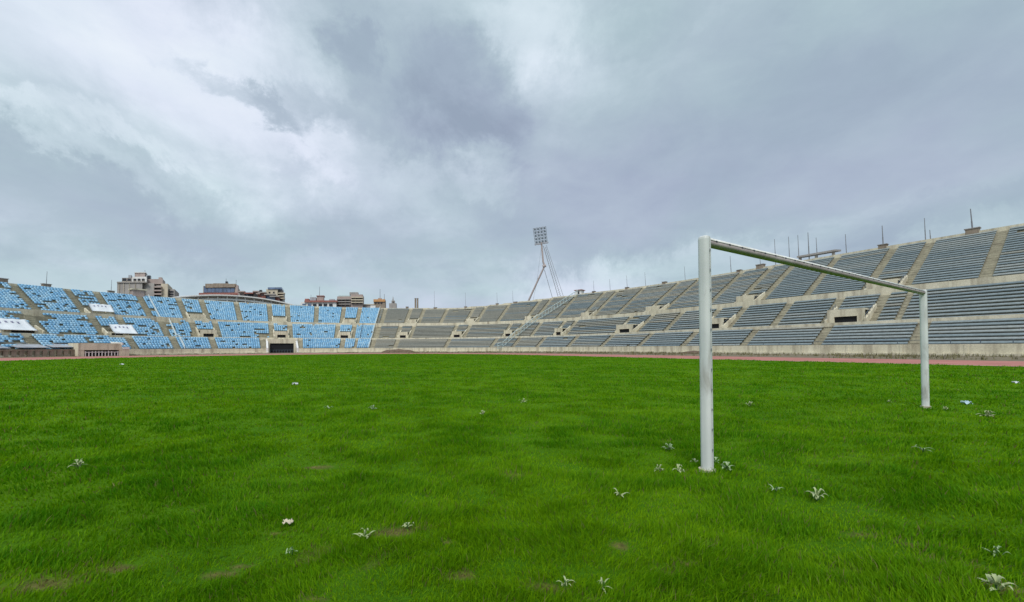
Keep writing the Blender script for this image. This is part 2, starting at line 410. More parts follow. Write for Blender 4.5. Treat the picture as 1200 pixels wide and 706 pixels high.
# stairways and tier entrances
def stairway(u, tier, hw):
    root = owner(u); mb = MB(); d0, h0, pd, ri, n = tier; n = rows_at(u, tier)
    for k in range(n):
        f = frame(u, d0+k*pd)
        mb.lbox(f, -hw, hw, -.01, pd*.5, h0+k*ri-.05, h0+k*ri+.012)
        mb.lbox(f, -hw, hw, pd*.5, pd+.01, h0+k*ri-.05, h0+(k+.5)*ri)
    # low side kerbs
    mb.build('stairway', 'stairs', root)
for A, T in ((AU, TU), (AM, TM), (AL, TL)):
    for u in flat(A):
        if UMIN+.01 < u < UMAX-.01: stairway(u, T, half(u)*(.55 if u in (1.28, -.70) else 1))
def entrance(ua, ub, tier, upper):
    u = (ua+ub)/2; root = owner(u); d0, h0, pd, ri, n = tier
    w = ulen(u, d0+1.5)*abs(ua-ub)/2-half(u)+.03
    f = frame(u, d0); ho = 2.0 if upper else 2.3; lo = .8 if upper else 1.25; e = MB()
    if ua > 2.08: ho = 1.15; lo = .85
    dep = ho/ri*pd
    e.lbox(f, -w, w, -.02, .28, h0+lo, h0+ho)                     # lintel
    e.lbox(f, -w, -w*.62, -.018, .28, h0-.05, h0+lo+.01); e.lbox(f, w*.62, w, -.018, .28, h0-.05, h0+lo+.01)
    e.lbox(f, -w+.003, w-.003, .28, dep, h0+ho-.2, h0+ho-.003)                       # roof slab
    eo = e.build('tier_entrance', 'concrete', root)
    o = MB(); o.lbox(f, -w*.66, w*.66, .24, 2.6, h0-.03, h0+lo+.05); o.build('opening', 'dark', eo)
    for s in (-1, 1):
        g = MB(); a0, a1 = (w, w+.28) if s > 0 else (-w-.28, -w)
        g.lbox(f, a0, a1, -.25, dep+.4, h0-.1, h0+.85, (dep+.65)*ri/pd*.8); g.build('wing_wall', 'concrete', eo)
        if u < .3:
            g = MB(); o_, t_, n_ = f; aa = (a0+a1)/2
            for q in np.linspace(-.1, dep, 5):
                z = h0+.85+(q+.25)*ri/pd*.8; c = o_+aa*t_+q*n_; g.tube((*c, z-.05), (*c, z+.5), .03, n=5)
            c = o_+aa*t_-.1*n_; c2 = o_+aa*t_+dep*n_
            g.tube((*c, h0+.85+.15*ri/pd*.8+.5), (*c2, h0+.85+(dep+.25)*ri/pd*.8+.5), .03, n=5); g.build('handrail', 'steel', eo)
for A, T, up in ((AU, TU, True), (AM, TM, False)):
    for ua, ub in pairs(A): entrance(ua, ub, T, up)

# seats and benches -----------------------------------------------------------
def seat_intervals(tier, A, k, ua, ub):
    d0, h0, pd, ri, n = tier; cuts = []
    for x in A:
        for u in (x if isinstance(x, tuple) else (x,)):
            h = (half(u)*(.55 if u in (1.28, -.70) else 1)+.06)/ulen(u, d0+k*pd); cuts.append((u-h, u+h))
        if isinstance(x, tuple) and k < VROWS+(1 if tier is TU else 0): cuts.append((x[1], x[0]))
    if tier is TL: cuts.append((TUN[0]-.006, TUN[1]+.006))
    cuts.sort(); out = []; c = ua+.004
    for a, b_ in cuts:
        if b_ < c: continue
        if a > ub: break
        if a > c: out.append((c, min(a, ub)))
        c = max(c, b_)
    if c < ub: out.append((c, ub-.004))
    return [(a, b_) for a, b_ in out if (b_-a)*ulen((a+b_)/2, d0) > .5]
def inframe(p, mg=0):
    if p[1] < 5: return False
    x = 600+F*p[0]/p[1]; return -mg < x < 1200+mg
# seat shell: pan + tilted back, 16 verts
def seat_template():
    def hx(x0, x1, y0, y1, z0, z1, sh=0, tp=1.):
        return [(x0*tp, y0, z0), (x1*tp, y0, z0), (x1*tp, y1, z0), (x0*tp, y1, z0), (x0, y0+sh, z1), (x1, y0+sh, z1), (x1, y1+sh, z1), (x0, y1+sh, z1)]
    v = hx(-.235, .235, .0, .40, .34, .42, 0, .9)+hx(-.235, .235, .36, .41, .38, .80, .07, 1.)
    f = []
    for o in (0, 8): f += [tuple(o+q for q in t) for t in ((3, 2, 1, 0), (4, 5, 6, 7), (0, 1, 5, 4), (1, 2, 6, 5), (2, 3, 7, 6), (3, 0, 4, 7))]
    return np.array(v), np.array(f)
SV, SF = seat_template()
pts = []
gaps = {'L': .16, 'M': .10, 'U': .055}
for key, T, A in (('L', TL, AL), ('M', TM, AM), ('U', TU, AU)):
    d0, h0, pd, ri, n = T
    for k in range(n):
        for a_, b_ in seat_intervals(T, A, k, USPLIT, UMAX):
            if T is TU and k >= rows_at((a_+b_)/2, T): continue
            L = ulen((a_+b_)/2, d0+k*pd)*(b_-a_); c = int(L/.5)
            for q in range(c):
                u = a_+(b_-a_)*(q+.5)/c
                # broken and stolen seats come in patches, most of them low down on the left
                kr = k+{'L': 0, 'M': 40, 'U': 90}[key]
                z = fbm(np.array([u*60*.22]), np.array([kr*.45]), 51, 3)[0]; z2 = vnoise(np.array([u*60*.62]), np.array([kr*1.]), 58)[0]
                left = min(1, max(0, (u-1.72)/.3))
                thr = {'L': .80, 'M': .76, 'U': .90}[key]-{'L': .14, 'M': .11, 'U': .10}[key]*left
                if z > thr or z2 > .955-.10*left or random.random() < .015+.035*left: continue
                o, t, nn = frame(u, d0+k*pd+.16); pts.append((o[0], o[1], h0+k*ri, t[0], t[1], nn[0], nn[1], random.random()))
pts = np.array(pts); nS = len(pts)
dist = np.hypot(pts[:, 0], pts[:, 1]); vis = np.array([inframe(p) for p in pts]); dist[~vis] += 1e4
order = np.argsort(dist); first, rest = order[:100], order[100:]
pr = pts[rest]
X = pr[:, None, 0]+SV[None, :, 0]*pr[:, None, 3]+SV[None, :, 1]*pr[:, None, 5]
Y = pr[:, None, 1]+SV[None, :, 0]*pr[:, None, 4]+SV[None, :, 1]*pr[:, None, 6]
Zz = pr[:, None, 2]+SV[None, :, 2]
ofs = np.array(blue.location)
V = np.stack([X, Y, Zz], -1).reshape(-1, 3)-ofs
Fq = (np.arange(len(pr))[:, None, None]*16+SF[None]).reshape(-1, 4)
o = link('seats', npmesh('seats', V, Fq, np.repeat(pr[:, 7], 16)), 'seat', blue); o['kind'] = 'stuff'
tones = [link('seat', npmesh('seat', SV, SF, np.full(16, t)), 'seat', blue) for t in (.1, .35, .6, .9)]
for q, ix in enumerate(first):
    p = pts[ix]; s = tones[q] if q < 4 else tones[q % 4].copy()
    if q >= 4: COL.objects.link(s); s.parent = blue
    s.location = Vector((p[0], p[1], p[2]))-Vector(ofs); s.rotation_euler = (0, 0, math.atan2(-p[5], p[6]))
# benches
bn = []
for key, T, A in (('L', TL, AL), ('M', TM, AM), ('U', TU, AU)):
    d0, h0, pd, ri, n = T
    for k in range(n):
        for a_, b_ in seat_intervals(T, A, k, UMIN, USPLIT):
            segs = []; c = a_
            if T is TU:
                if k >= rows_at((a_+b_)/2, T): continue
            if random.random() < .03 and (b_-a_) > .05:
                g_ = random.uniform(a_, b_-.02); segs = [(a_, g_), (g_+random.uniform(.01, .03), b_)]
            else: segs = [(a_, b_)]
            for s0, s1 in segs:
                if s1-s0 > .008: bn.append((T, k, s0, s1))
def bench_mesh(T, k, s0, s1):
    d0, h0, pd, ri, n = T; d = d0+k*pd; h = h0+k*ri; m_ = max(1, int(math.ceil((s1-s0)*60/1.6))); us = np.linspace(s0, s1, m_+1)
    prof = [(.20, .20), (.16, .37), (.20, .40), (.52, .40), (.55, .55), (.59, .55), (.58, .34), (.26, .30)]; q = len(prof)
    V = [P3(u, d+a, h+b_) for u in us for a, b_ in prof]
    Fq = [(i_*q+c, i_*q+(c+1) % q, (i_+1)*q+(c+1) % q, (i_+1)*q+c) for i_ in range(m_) for c in range(q)]
    return V, Fq
big = []
for ix, (T, k, s0, s1) in enumerate(bn):
    best = 1e9
    for u in np.linspace(s0, s1, 5):
        p = P3(u, T[0]+k*T[2], 0)
        if inframe(p): best = min(best, math.hypot(p[0], p[1])/math.sqrt(1+0*(s1-s0)))
    big.append(best)
order = np.argsort(np.array(big)); VR = {0: [[], [], []], 1: [[], [], []]}
for rank, ix in enumerate(order):
    T, k, s0, s1 = bn[ix]; V, Fq = bench_mesh(T, k, s0, s1); um = (s0+s1)/2
    old = random.random() < np.clip(.05+.75*(um+.15)+(.25 if T is TU else 0), .03, .9)
    tone = random.random()
    if rank < 100:
        o = link('bench_row', npmesh('bench_row', np.array(V)-np.array(grey.location), Fq, np.full(len(V), tone)), 'bench_old' if old else 'bench', grey)
    else:
        B = VR[int(old)]; off = len(B[0]); B[0] += V; B[1] += [tuple(i_+off for i_ in f) for f in Fq]; B[2] += [tone]*len(V)
V = VR[0][0]+VR[1][0]; off = len(VR[0][0]); Fq = VR[0][1]+[tuple(i_+off for i_ in f) for f in VR[1][1]]
me = npmesh('bench_rows', np.array(V)-np.array(grey.location), Fq, VR[0][2]+VR[1][2])
o = link('bench_rows', me, 'bench', grey); me.materials.append(M['bench_old']); o['kind'] = 'stuff'
mi = np.zeros(len(Fq), np.int32); mi[len(VR[0][1]):] = 1; me.polygons.foreach_set('material_index', mi)

# vehicle tunnel under the blue stand
uc = (TUN[0]+TUN[1])/2; fr = frame(uc, 0); wt = ulen(uc, 2)*(TUN[1]-TUN[0])/2
t = MB(); t.lbox(fr, -wt-.3, wt+.3, 3.6, 4.8, 2.95, 4.2); t.lbox(fr, -wt-.1, -wt+.45, 3.6, 4.8, -.1, 2.95); t.lbox(fr, wt-.45, wt+.1, 3.6, 4.8, -.1, 2.95)
tun = t.build('tunnel_portal', 'concrete', blue)
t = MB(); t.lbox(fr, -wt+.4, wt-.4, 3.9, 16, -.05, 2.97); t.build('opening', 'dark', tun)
for s in (-1, 1):
    g = MB(); a0, a1 = sorted((s*(wt+.02), s*(wt+.5)))
    g.lbox(fr, a0, a1, -.3, 4.85, -.3, 1.62, 2.75); g.build('white_side_wall', 'white', tun)
g = MB()
for v in np.linspace(-wt+.6, wt-.6, 9): g.lbox(fr, v-.04, v+.04, 3.8, 3.86, .0, 1.0)
g.lbox(fr, -wt+.5, wt-.5, 3.79, 3.87, .95, 1.05); g.build('gate_bars', 'steel', tun)

# sunken entrance box at the left end of the wall
ue = u_at(113, -1); fr = frame(ue, 0); t = MB()
t.lbox(fr, -3.6, 3.2, -1.9, 1.5, 1.3, 2.7); t.lbox(fr, -4.9, -3.6, -1.9, 1.2, -.1, 1.5, .4); t.lbox(fr, 2.3, 3.2, -1.85, 1.2, -.1, 1.31); t.lbox(fr, -3.6, -3.2, -1.85, 1.2, -.1, 1.31)
bk = t.build('entrance_box', 'concrete', blue)
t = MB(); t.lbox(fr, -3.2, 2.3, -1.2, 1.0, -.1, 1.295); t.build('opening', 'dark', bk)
t = MB()
for v in np.linspace(-3.0, 2.1, 11): t.lbox(fr, v-.07, v+.07, -1.8, -1.7, -.1, .9+.25*random.random())
t.lbox(fr, -3.15, 2.25, -1.81, -1.69, .8, .92); t.build('railing', 'white', bk)
t = MB(); t.lbox(fr, -3.75, -3.5, -2.1, 1.6, 2.3, 2.85, .2); t.lbox(fr, -4.9, -3.75, -2., -1.8, 1.45, 1.9); t.build('white_edge', 'white', bk)
# low railed wall and grey sheets left of it
t = MB(); ul = u_at(62, -1); fl = frame(ul, 0)
for v in np.linspace(-5, 9, 15): t.lbox(fl, v-.3, v+.3, -.75, -.5, -.1, 1.25)
t.lbox(fl, -5.3, 9.3, -.8, -.46, 1.24, 1.45); t.build('pierced_wall', 'brown_con', blue)
for v in (-4.5, .2, 5.2):
    t = MB(); t.lbox(fl, v, v+4.2, -.4, 3.0, 1.75+.1*math.sin(v), 1.83+.1*math.sin(v), .75); t.build('sheet_cover', 'sheet', blue)

# ------------------------------------------------------------------ things standing on the bowl
def tarp(ua, d0, h0, d1, h1, w, label, sag=.25, marks=4, shift=0):
    fr = frame(ua, 0); o, t, n = fr; root = empty('tarpaulin', (*(o+(d0+d1)/2*n), h0)); tag(root, label, 'tarpaulin', 'white tarpaulins over tier entrances')
    V = []; Fq = []; nu, nv = 14, 7
    def pt(a, b_, dz=0):
        s = -sag*math.sin(math.pi*b_)*(.6+.4*math.sin(a*9))-.12*abs(math.sin(a*math.pi*3))*b_
        q = o+(w*(a-.5)+shift*b_)*t+(d0+(d1-d0)*b_)*n; return (*q, h0+(h1-h0)*b_+s+dz)
    for z in (0, -.04):
        for i_ in range(nu+1):
            for k in range(nv+1): V.append(pt(i_/nu, k/nv, z))
    q = nv+1; N = (nu+1)*q
    for i_ in range(nu):
        for k in range(nv):
            f = (i_*q+k, (i_+1)*q+k, (i_+1)*q+k+1, i_*q+k+1); Fq.append(f); Fq.append(tuple(x+N for x in f[::-1]))
    for i_ in range(nu):
        for k in (0, nv): Fq.append((i_*q+k, (i_+1)*q+k, (i_+1)*q+k+N, i_*q+k+N))
    for k in range(nv):
        for i_ in (0, nu): Fq.append((i_*q+k, i_*q+k+1, i_*q+k+1+N, i_*q+k+N))
    mb = MB(); mb.v = V; mb.f = Fq; mb.build('fabric', 'tarp', root, True)
    for a in (0.02, .98):
        for b_ in (0, 1):
            x = pt(a, b_); p = MB(); p.tube((x[0], x[1], x[2]-1.6), x, .04, n=6); p.build('support_pole', 'pole', root)
    if marks:
        for k in range(marks):
            p = MB(); a = .25+.5*k/(marks-1)
            for dx in (0, .035):
                q4 = [pt(a+dx, .66, .05), pt(a+dx+.03, .66, .05), pt(a+dx+.03, .80, .05), pt(a+dx, .80-.04*(dx > 0), .05)]
                p.hexa(q4, [(v[0], v[1], v[2]+.02) for v in q4])
            p.build('printed_mark', 'mark', root)
tarp(2.112, 13.0, 10.4, 15.0, 12.3, 3.9, 'white tarpaulin with dark gap beneath, stretched over an upper tier entrance', .15)
tarp(2.095, 5.3, 5.1, 8.4, 7.3, 4.1, 'white tarpaulin over a middle tier entrance, above and left of the railed concrete box', .3)
tarp(2.335, 5.2, 5.2, 8.6, 7.5, 5.0, 'white tarpaulin over a middle tier entrance at the left edge of the photo', .35)

def rail(name, pts3, hgt_, m, label, cat, n=20, r=.05, lower=True, group=None):
    root = empty(name, pts3[0]); tag(root, label, cat, group)
    P = [Vector(p) for p in pts3]; L = [0]
    for a, b_ in zip(P[:-1], P[1:]): L.append(L[-1]+(b_-a).length)
    def at_(s):
        for i_ in range(len(P)-1):
            if s <= L[i_+1]+1e-6: return P[i_].lerp(P[i_+1], (s-L[i_])/(L[i_+1]-L[i_]))
        return P[-1]
    ss = np.linspace(0, L[-1], n)
    for s in ss:
        q = at_(s); p = MB(); p.tube(q-Vector((0, 0, .15)), q+Vector((0, 0, hgt_)), r, n=5); p.build('post', m, root)
    for z, rr in ([(hgt_, r*1.25)]+([(.25, r)] if lower else [])):
        p = MB(); zz = sorted(set(list(ss)+L))
        for a, b_ in zip(zz[:-1], zz[1:]): p.tube(at_(a)+Vector((0, 0, z)), at_(b_)+Vector((0, 0, z)), rr, n=5)
        p.build('rail', m, root)
    return root
def tierpath(ul, um, uu, off):
    o = []
    for u, T in ((ul, TL), (um, TM), (uu, TU)):
        u2 = u; n = rows_at(u, T); o.append((u2+off/60, T[0], T[1]+.1)); o.append((u2+off/60, T[0]+n*T[2], T[1]+n*T[3]+.05))
    return [P3(*q) for q in o]
rail('stair_railing', tierpath(1.972, 1.977, 1.998, -1.0), .75, 'rail_white', 'white stair railing running down the blue stand below the brick hut', 'railing', 22, .06)
rail('stair_railing', tierpath(1.213, 1.213, 1.213, .1), .8, 'rail_white', 'white dividing rail between the blue seats and the grey benches', 'railing', 22, .07)
rail('stair_railing', [P3(1.268, TM[0], TM[1]+.1), P3(1.268, TM[0]+6.8, TM[1]+4.6)], .8, 'steel', 'thin grey rail down the middle tier of blue seats, beside the dividing rail', 'railing', 8, .04)
FP = [P3(.545-(d/28)*.145, d, h) for d, h in ((.3, 1.45), (D1, 4.7), (TM[0], 4.9), (D2, 9.5), (TU[0], 9.8), (28, rimtop(.405)[1]+.1))]
fence = rail('stair_fence', FP, 1.5, 'rail_green', 'tall pale green fence climbing the grey stand below the floodlight mast', 'fence', 26, .075)
p = MB(); pts3 = [Vector(q) for q in FP]
q0 = pts3[0]+Vector(((pts3[0]-pts3[1]).x*.4, (pts3[0]-pts3[1]).y*.4, -.4))
for z in (.05, 1.5, .8): p.tube(q0+Vector((0, 0, z)), pts3[0]+Vector((0, 0, z)), .08, n=5)
p.tube(q0, q0+Vector((0, 0, 1.55)), .08, n=5); p.build('end_frame', 'rail_green', fence)

def rim_pt(x):
    u = u_at(x, 24)
    for _ in range(6): u = u_at(x, rimtop(u)[0]+.15)
    d, h = rimtop(u); return u, d, h+.5
BLK = [(2, 2.4, 1.0, 'low concrete block on the rim at the left edge of the photo'), (54, 2.2, .75, 'low brown concrete block on the rim, under the leftmost thin pole'), (130, 1.9, .6, 'low brown block on the rim, just left of the stone apartment block'),
       (477, 1.4, .5, 'small dark block on the rim, just left of the twin chimneys'), (510, 1.8, .5, 'flat dark block on the rim, just right of the twin chimneys'), (545.5, 1.3, .6, 'small square block on the rim, two blocks right of the chimneys'), (582.5, 1.3, .6, 'small square block on the rim under a thin pole, left of the mast foot'), (604, 2.2, .45, 'long flat block on the rim, beside the foot of the floodlight mast'),
       (696, 1.5, .5, 'small dark block on the rim, just right of the white hut'), (735, 1.5, .5, 'small dark block on the rim under a pole, left of the near goalpost'), (779, 1.8, .6, 'dark block on the rim, second to the left of the near goalpost top'), (867, 1.5, .4, 'small dark lump on the rim, just right of the near goalpost'), (892, 2.6, 1.0, 'pale concrete block on the rim, seen under the near end of the crossbar'), (1036.5, 1.9, .65, 'grey concrete block on the rim with a pole behind it, above the crossbar'), (1142.5, 2.4, .8, 'round topped concrete block on the rim, carrying the tilted pole')]
for x, w_, h_, lab in BLK:
    w_ *= .58; h_ *= .75
    u, d, h = rim_pt(x); fr = frame(u, d); root = empty('rim_block', P3(u, d, h)); tag(root, lab, 'block', 'blocks on the stadium rim')
    k = MB(); k.lbox(fr, -w_/2, w_/2, -.05, .9, h-.3, h+h_*.8); k.build('base', 'brown_con', root)
    k = MB(); k.lbox(fr, -w_/2-.12, w_/2+.12, -.15, 1.0, h+h_*.8, h+h_); k.build('cap', 'stone', root)
# leaning roof slab over the rim
u, d, h = rim_pt(957); fr = frame(u, d); root = empty('roof_slab', P3(u, d, h)); tag(root, 'flat concrete canopy slab rising above the rim among five poles', 'canopy')
k = MB(); k.lbox(fr, -3.2, 3.2, .2, 3.2, h+.75, h+1.1, .35); k.build('slab', 'stone', root)
for v in (-2.8, 0, 2.8): 
    k = MB(); k.lbox(fr, v-.2, v+.2, .5, .9, h-1, h+.84); k.build('pillar', 'stone', root)
# huts
u, d, h = rim_pt(679); fr = frame(u, d); root = empty('rim_hut', P3(u, d, h)); tag(root, 'small white hut with red roof trim on the rim at the fence top', 'hut')
k = MB(); k.lbox(fr, -1.0, 1.2, -.2, 1.8, h-.3, h+1.1); k.build('wall', 'white', root)
k = MB(); k.lbox(fr, -1.3, 1.5, -.5, 2.1, h+1.1, h+1.3); k.build('roof', 'red_tile', root)
k = MB(); k.lbox(fr, -.3, .4, -.24, -.18, h-.1, h+.8); k.build('door', 'window', root)
u, d, h = rim_pt(161.5); fr = frame(u, d); root = empty('rim_hut', P3(u, d, h)); tag(root, 'red brick hut with pale slab roof on the rim below the stone apartment block', 'hut')
k = MB(); k.lbox(fr, -1.2, 1.2, -.2, 2, h-.6, h+1.25); k.build('wall', 'pinkish', root)
k = MB(); k.lbox(fr, -1.7, 1.5, -.5, 2.3, h+1.25, h+1.6); k.build('roof', 'concrete', root)
# poles on the rim
POL = [(54, 318, 'thin pole at far left, on a brown rim block'), (130, 328, 'thin pole on the rim, just left of the stone apartment block'), (278.5, 338, 'white tipped thin pole on the rim in front of the glazed building'),
       (509, 341, 'thin pole on the rim, right of the twin chimneys'), (545.5, 343, 'thin pole on the rim, standing midway between chimneys and floodlight mast'), (582.5, 343, 'thin pole on the rim, left of the floodlight mast foot'), (601, 341, 'faint thin pole on the rim, closest on the left to the mast foot'),
       (696, 329, 'thin pole on the rim, first to the right of the white hut'), (715, 327, 'thin pole on the rim, second to the right of the white hut'), (735, 323, 'thin pole on the rim, third to the right of the white hut'), (756.5, 319, 'thin pole on the rim, fourth to the right of the white hut'), (803, 312, 'thin pole on the rim, just left of the near goalpost'),
       (857, 300, 'thin pole on the rim, first to the right of the near goalpost'), (892, 302, 'short pole on the rim, mostly hidden by the near end of the crossbar'), (909.5, 280, 'pole above the crossbar, leftmost of the close cluster of five'), (926, 277, 'pole above the crossbar, second of the close cluster of five'), (937, 275, 'pole above the crossbar, third of the close cluster of five'), (949, 272, 'tallest pole of the close cluster of five above the crossbar'), (958.5, 278, 'rightmost pole of the close cluster of five above the crossbar'),
       (993, 274, 'lone pole on the rim, right of the cluster of five'), (1036.5, 264, 'pole on the rim, behind the grey block above the crossbar'), (1086.5, 255, 'tall thin pole on the rim above the far goalpost'), (1092.5, 269, 'short thin pole on the rim, beside the tall one above the far goalpost'), (1141, 244, 'tilted dark pole on the rim at right, rising from the round topped block')]
for x, yt, lab in POL:
    xb = x+(1.6 if x == 1141 else 0); u, d, h = rim_pt(xb); q = P3(u, d+.6, h-.6); Yd = q[1]; top = hpt(x, yt, Yd)
    r_ = .055 if x < 850 else .075
    if x in (1141, 949, 1036.5): r_ = .1
    root = empty('flag_pole', q); tag(root, lab, 'pole', 'poles along the stadium rim')
    mid = tuple(q[c]+(top[c]-q[c])*.55 for c in range(3))
    k = MB(); k.tube(q, mid, r_, n=6); k.tube(mid, top, r_*.8, r_*.6, 6); k.build('shaft', 'pole', root)
    k = MB(); k.box((q[0], q[1], q[2]-.1), .45, .45, .5); k.build('foot', 'brown_con', root)

# floodlight mast -------------------------------------------------------------
Yf = 138.; root = empty('floodlight_mast', hpt(620, 352, Yf)[:2]+(0,)); tag(root, 'tall bent steel floodlight mast with a square lamp panel behind the grey stand', 'floodlight mast')
b0 = Vector(hpt(619.5, 353, Yf+2)); b1 = Vector(hpt(638.6, 312, Yf)); b2 = Vector(hpt(637, 306, Yf)); b3 = Vector(hpt(635.3, 284, Yf))
foot = b0+(b0-b1)*(b0.z/(b1.z-b0.z)); k = MB(); k.tube(foot, b1, .36, .3, 10); k.build('lower_leg', 'pole_red', root)
k = MB(); k.tube(b1-(b2-b1)*.1, b2, .36, .34, 10); k.tube(b2, b3, .34, .3, 10); k.build('upper_mast', 'pole_red', root)
k = MB(); k.tube(b1-Vector((.6, 0, .1)), b1+Vector((.5, 0, .25)), .5, .5, 10); k.build('joint', 'pole_red', root)
tl = Vector(hpt(625.6, 267.5, Yf-1)); trr = Vector(hpt(640.6, 265.2, Yf-1)); bl = Vector(hpt(628, 286.6, Yf)); br = Vector(hpt(642.3, 284.3, Yf))
def pp(a, b_, off=0): 
    q = (tl*(1-a)+trr*a)*(1-b_)+(bl*(1-a)+br*a)*b_; return q+Vector((0, -off, off*.1))
k = MB()
for b_ in np.linspace(0, 1, 6): k.tube(pp(0, b_), pp(1, b_), .07, n=5)
for a in np.linspace(0, 1, 5): k.tube(pp(a, -.03), pp(a, 1.05), .07, n=5)
k.tube(pp(.5, 1.02, -.5), b3, .3, n=8); fp = k.build('lamp_frame', 'pole', root)
for r_ in range(5):
    for c in range(4):
        q = pp((c+.5)/4, (r_+.45)/5, .1); k = MB(); k.tube(q+Vector((0, .35, -.02)), q+Vector((0, -.05, 0)), .24, .40, 10)
        lo = k.build('lamp', 'pole', root); k = MB(); k.tube(q+Vector((0, -.06, 0)), q+Vector((0, -.1, 0)), .34, .34, 10); k.build('lens', 'steel', lo)
k = MB(); k.tube(pp(-.05, 1.04, .3), pp(1.05, 1.04, .3), .06, n=5); k.tube(pp(-.05, 1.0, .9), pp(1.05, 1.0, .9), .06, n=5)
for a in np.linspace(-.05, 1.05, 7): k.tube(pp(a, 1.04, .3), pp(a, 1.0, .9), .05, n=5)
k.build('service_platform', 'pole_red', root)
for (xa, ya), (xb, yb), rr in (((637.5, 288), (655, 350), .10), ((640, 289), (658, 350), .07), ((641, 287), (661.5, 350), .07), ((638.5, 316), (648, 350), .08), ((635, 290), (629, 335), .035), ((631, 325), (625, 352), .035)):
    k = MB(); n_ = 14
    A_, B_ = Vector(hpt(xa, ya, Yf)), Vector(hpt(xb, yb, Yf+9))
    B2 = A_+(B_-A_)*(A_.z/(A_.z-B_.z)) if yb == 350 else B_
    k.tube(A_, B2, rr, n=5); k.build('stay_cable', 'cable', root)
k = MB()
A1, B1 = Vector(hpt(638, 289, Yf)), Vector(hpt(656, 350, Yf+9)); A2, B2 = Vector(hpt(640.5, 288, Yf)), Vector(hpt(659.5, 350, Yf+9))
for q in np.linspace(.05, 1, 26): k.tube(A1.lerp(B1, q), A2.lerp(B2, q-.03), .06, n=4)
k.build('ladder_rungs', 'cable', root)

# ------------------------------------------------------------------ buildings beyond the rim
def building(name, Y, loc_x, label, cat='building'):
    x0 = (loc_x-600)/F*Y; o = empty(name, (x0, Y, -.25)); tag(o, label, cat); return o
class Bld:
    def __init__(s, root, Y, depth, yaw=0): s.r, s.Y, s.d, s.yaw = root, Y, depth, yaw
    def z(s, x, y): return hpt(x, y, s.Y)[2]
    def blk(s, name, x0, x1, y0, y1, m, parent=None, dy=0, dep=None, ground=False):
        Y = s.Y+dy; c = (x0+x1)/2; X0, X1 = (x0-600)/F*Y, (x1-600)/F*Y; z1 = hpt(c, y0, Y)[2]; z0 = -.3 if ground else hpt(c, y1, Y)[2]
        dep = dep or s.d; k = MB()
        k.hexa([(X0, Y, z0), (X1, Y, z0), (X1+dep*(c-600)/F*.8, Y+dep, z0), (X0+dep*(c-600)/F*.8, Y+dep, z0)], [(X0, Y, z1), (X1, Y, z1), (X1+dep*(c-600)/F*.8, Y+dep, z1), (X0+dep*(c-600)/F*.8, Y+dep, z1)])
        return k.build(name, m, parent or s.r)
    def win(s, x0, x1, y0, y1, m='window', dy=0, frame_=True):
        w = s.blk('window', x0, x1, y0, y1, m, dy=dy-.25, dep=.6)
        if frame_: s.blk('sill', x0-.2, x1+.2, y1, y1+.35, 'cream', w, dy=dy-.45, dep=.4)
        return w
# stone apartment block
Y = 235; r = building('apartment_block', Y, 170, 'grey stone apartment block with stepped top storeys behind the blue stand')
B = Bld(r, Y, 18); B.blk('lower_block', 136.5, 166, 331, 360, 'stone', ground=True); B.blk('cornice', 136, 171, 330, 331.4, 'stone', dy=-.6, dep=19)
B.blk('side_block', 166, 180, 332, 360, 'stone', dy=2, ground=True); B.blk('side_block', 180.2, 188.2, 334.5, 360, 'stone', dy=4, ground=True); B.blk('side_block', 188, 196, 332.5, 360, 'cream', dy=3.4, ground=True); B.blk('side_block', 196, 204, 339, 360, 'stone', dy=5, ground=True)
B.blk('top_storey', 142, 154.5, 325.5, 331, 'stone', dy=2, dep=12); B.blk('top_storey', 154, 171, 324.3, 330.8, 'white', dy=1.5, dep=12); B.blk('top_storey', 171, 190, 327, 333, 'pinkish', dy=4, dep=10)
B.blk('stair_tower', 157, 169, 319.5, 324.4, 'pinkish', dy=4, dep=6); B.blk('tower_cap', 156.3, 169.8, 318.9, 319.6, 'white', dy=3.6, dep=7)
for x in (155.5, 160.3, 165.2): B.win(x, x+3.2, 326.6, 329.2, dy=1.5)
B.win(142.6, 146.8, 326.2, 329.6, dy=2); B.win(148.5, 152.2, 326.5, 329.6, dy=2)
for q in range(3): B.blk('balcony', 179.3, 188.6, 335.5+4.2*q, 337+4.2*q, 'pinkish', dy=1.5, dep=3)
for q in range(3): B.win(181, 187.5, 337.3+4.2*q, 339.2+4.2*q, dy=4, frame_=False)
for q in range(3): B.win(197.5, 202.5, 341+3*q, 342.8+3*q, dy=5, frame_=False)
for x in (138.5, 144, 150.5, 157.5): B.blk('wall_rib', x, x+.5, 331.6, 352, 'cream', dy=-.25, dep=.5)
B.blk('water_tank', 149.5, 153, 322.3, 325.4, 'sheet', dy=4, dep=3); B.blk('water_tank', 171.5, 175.5, 322.8, 326.8, 'window', dy=5, dep=3); B.blk('water_tank', 185, 189, 325, 327.2, 'pinkish', dy=5, dep=3)
k = MB(); a = hpt(169, 320, Y+5); k.tube(a, hpt(169, 316.6, Y+5), .12, n=5); k.build('aerial', 'pole', r)
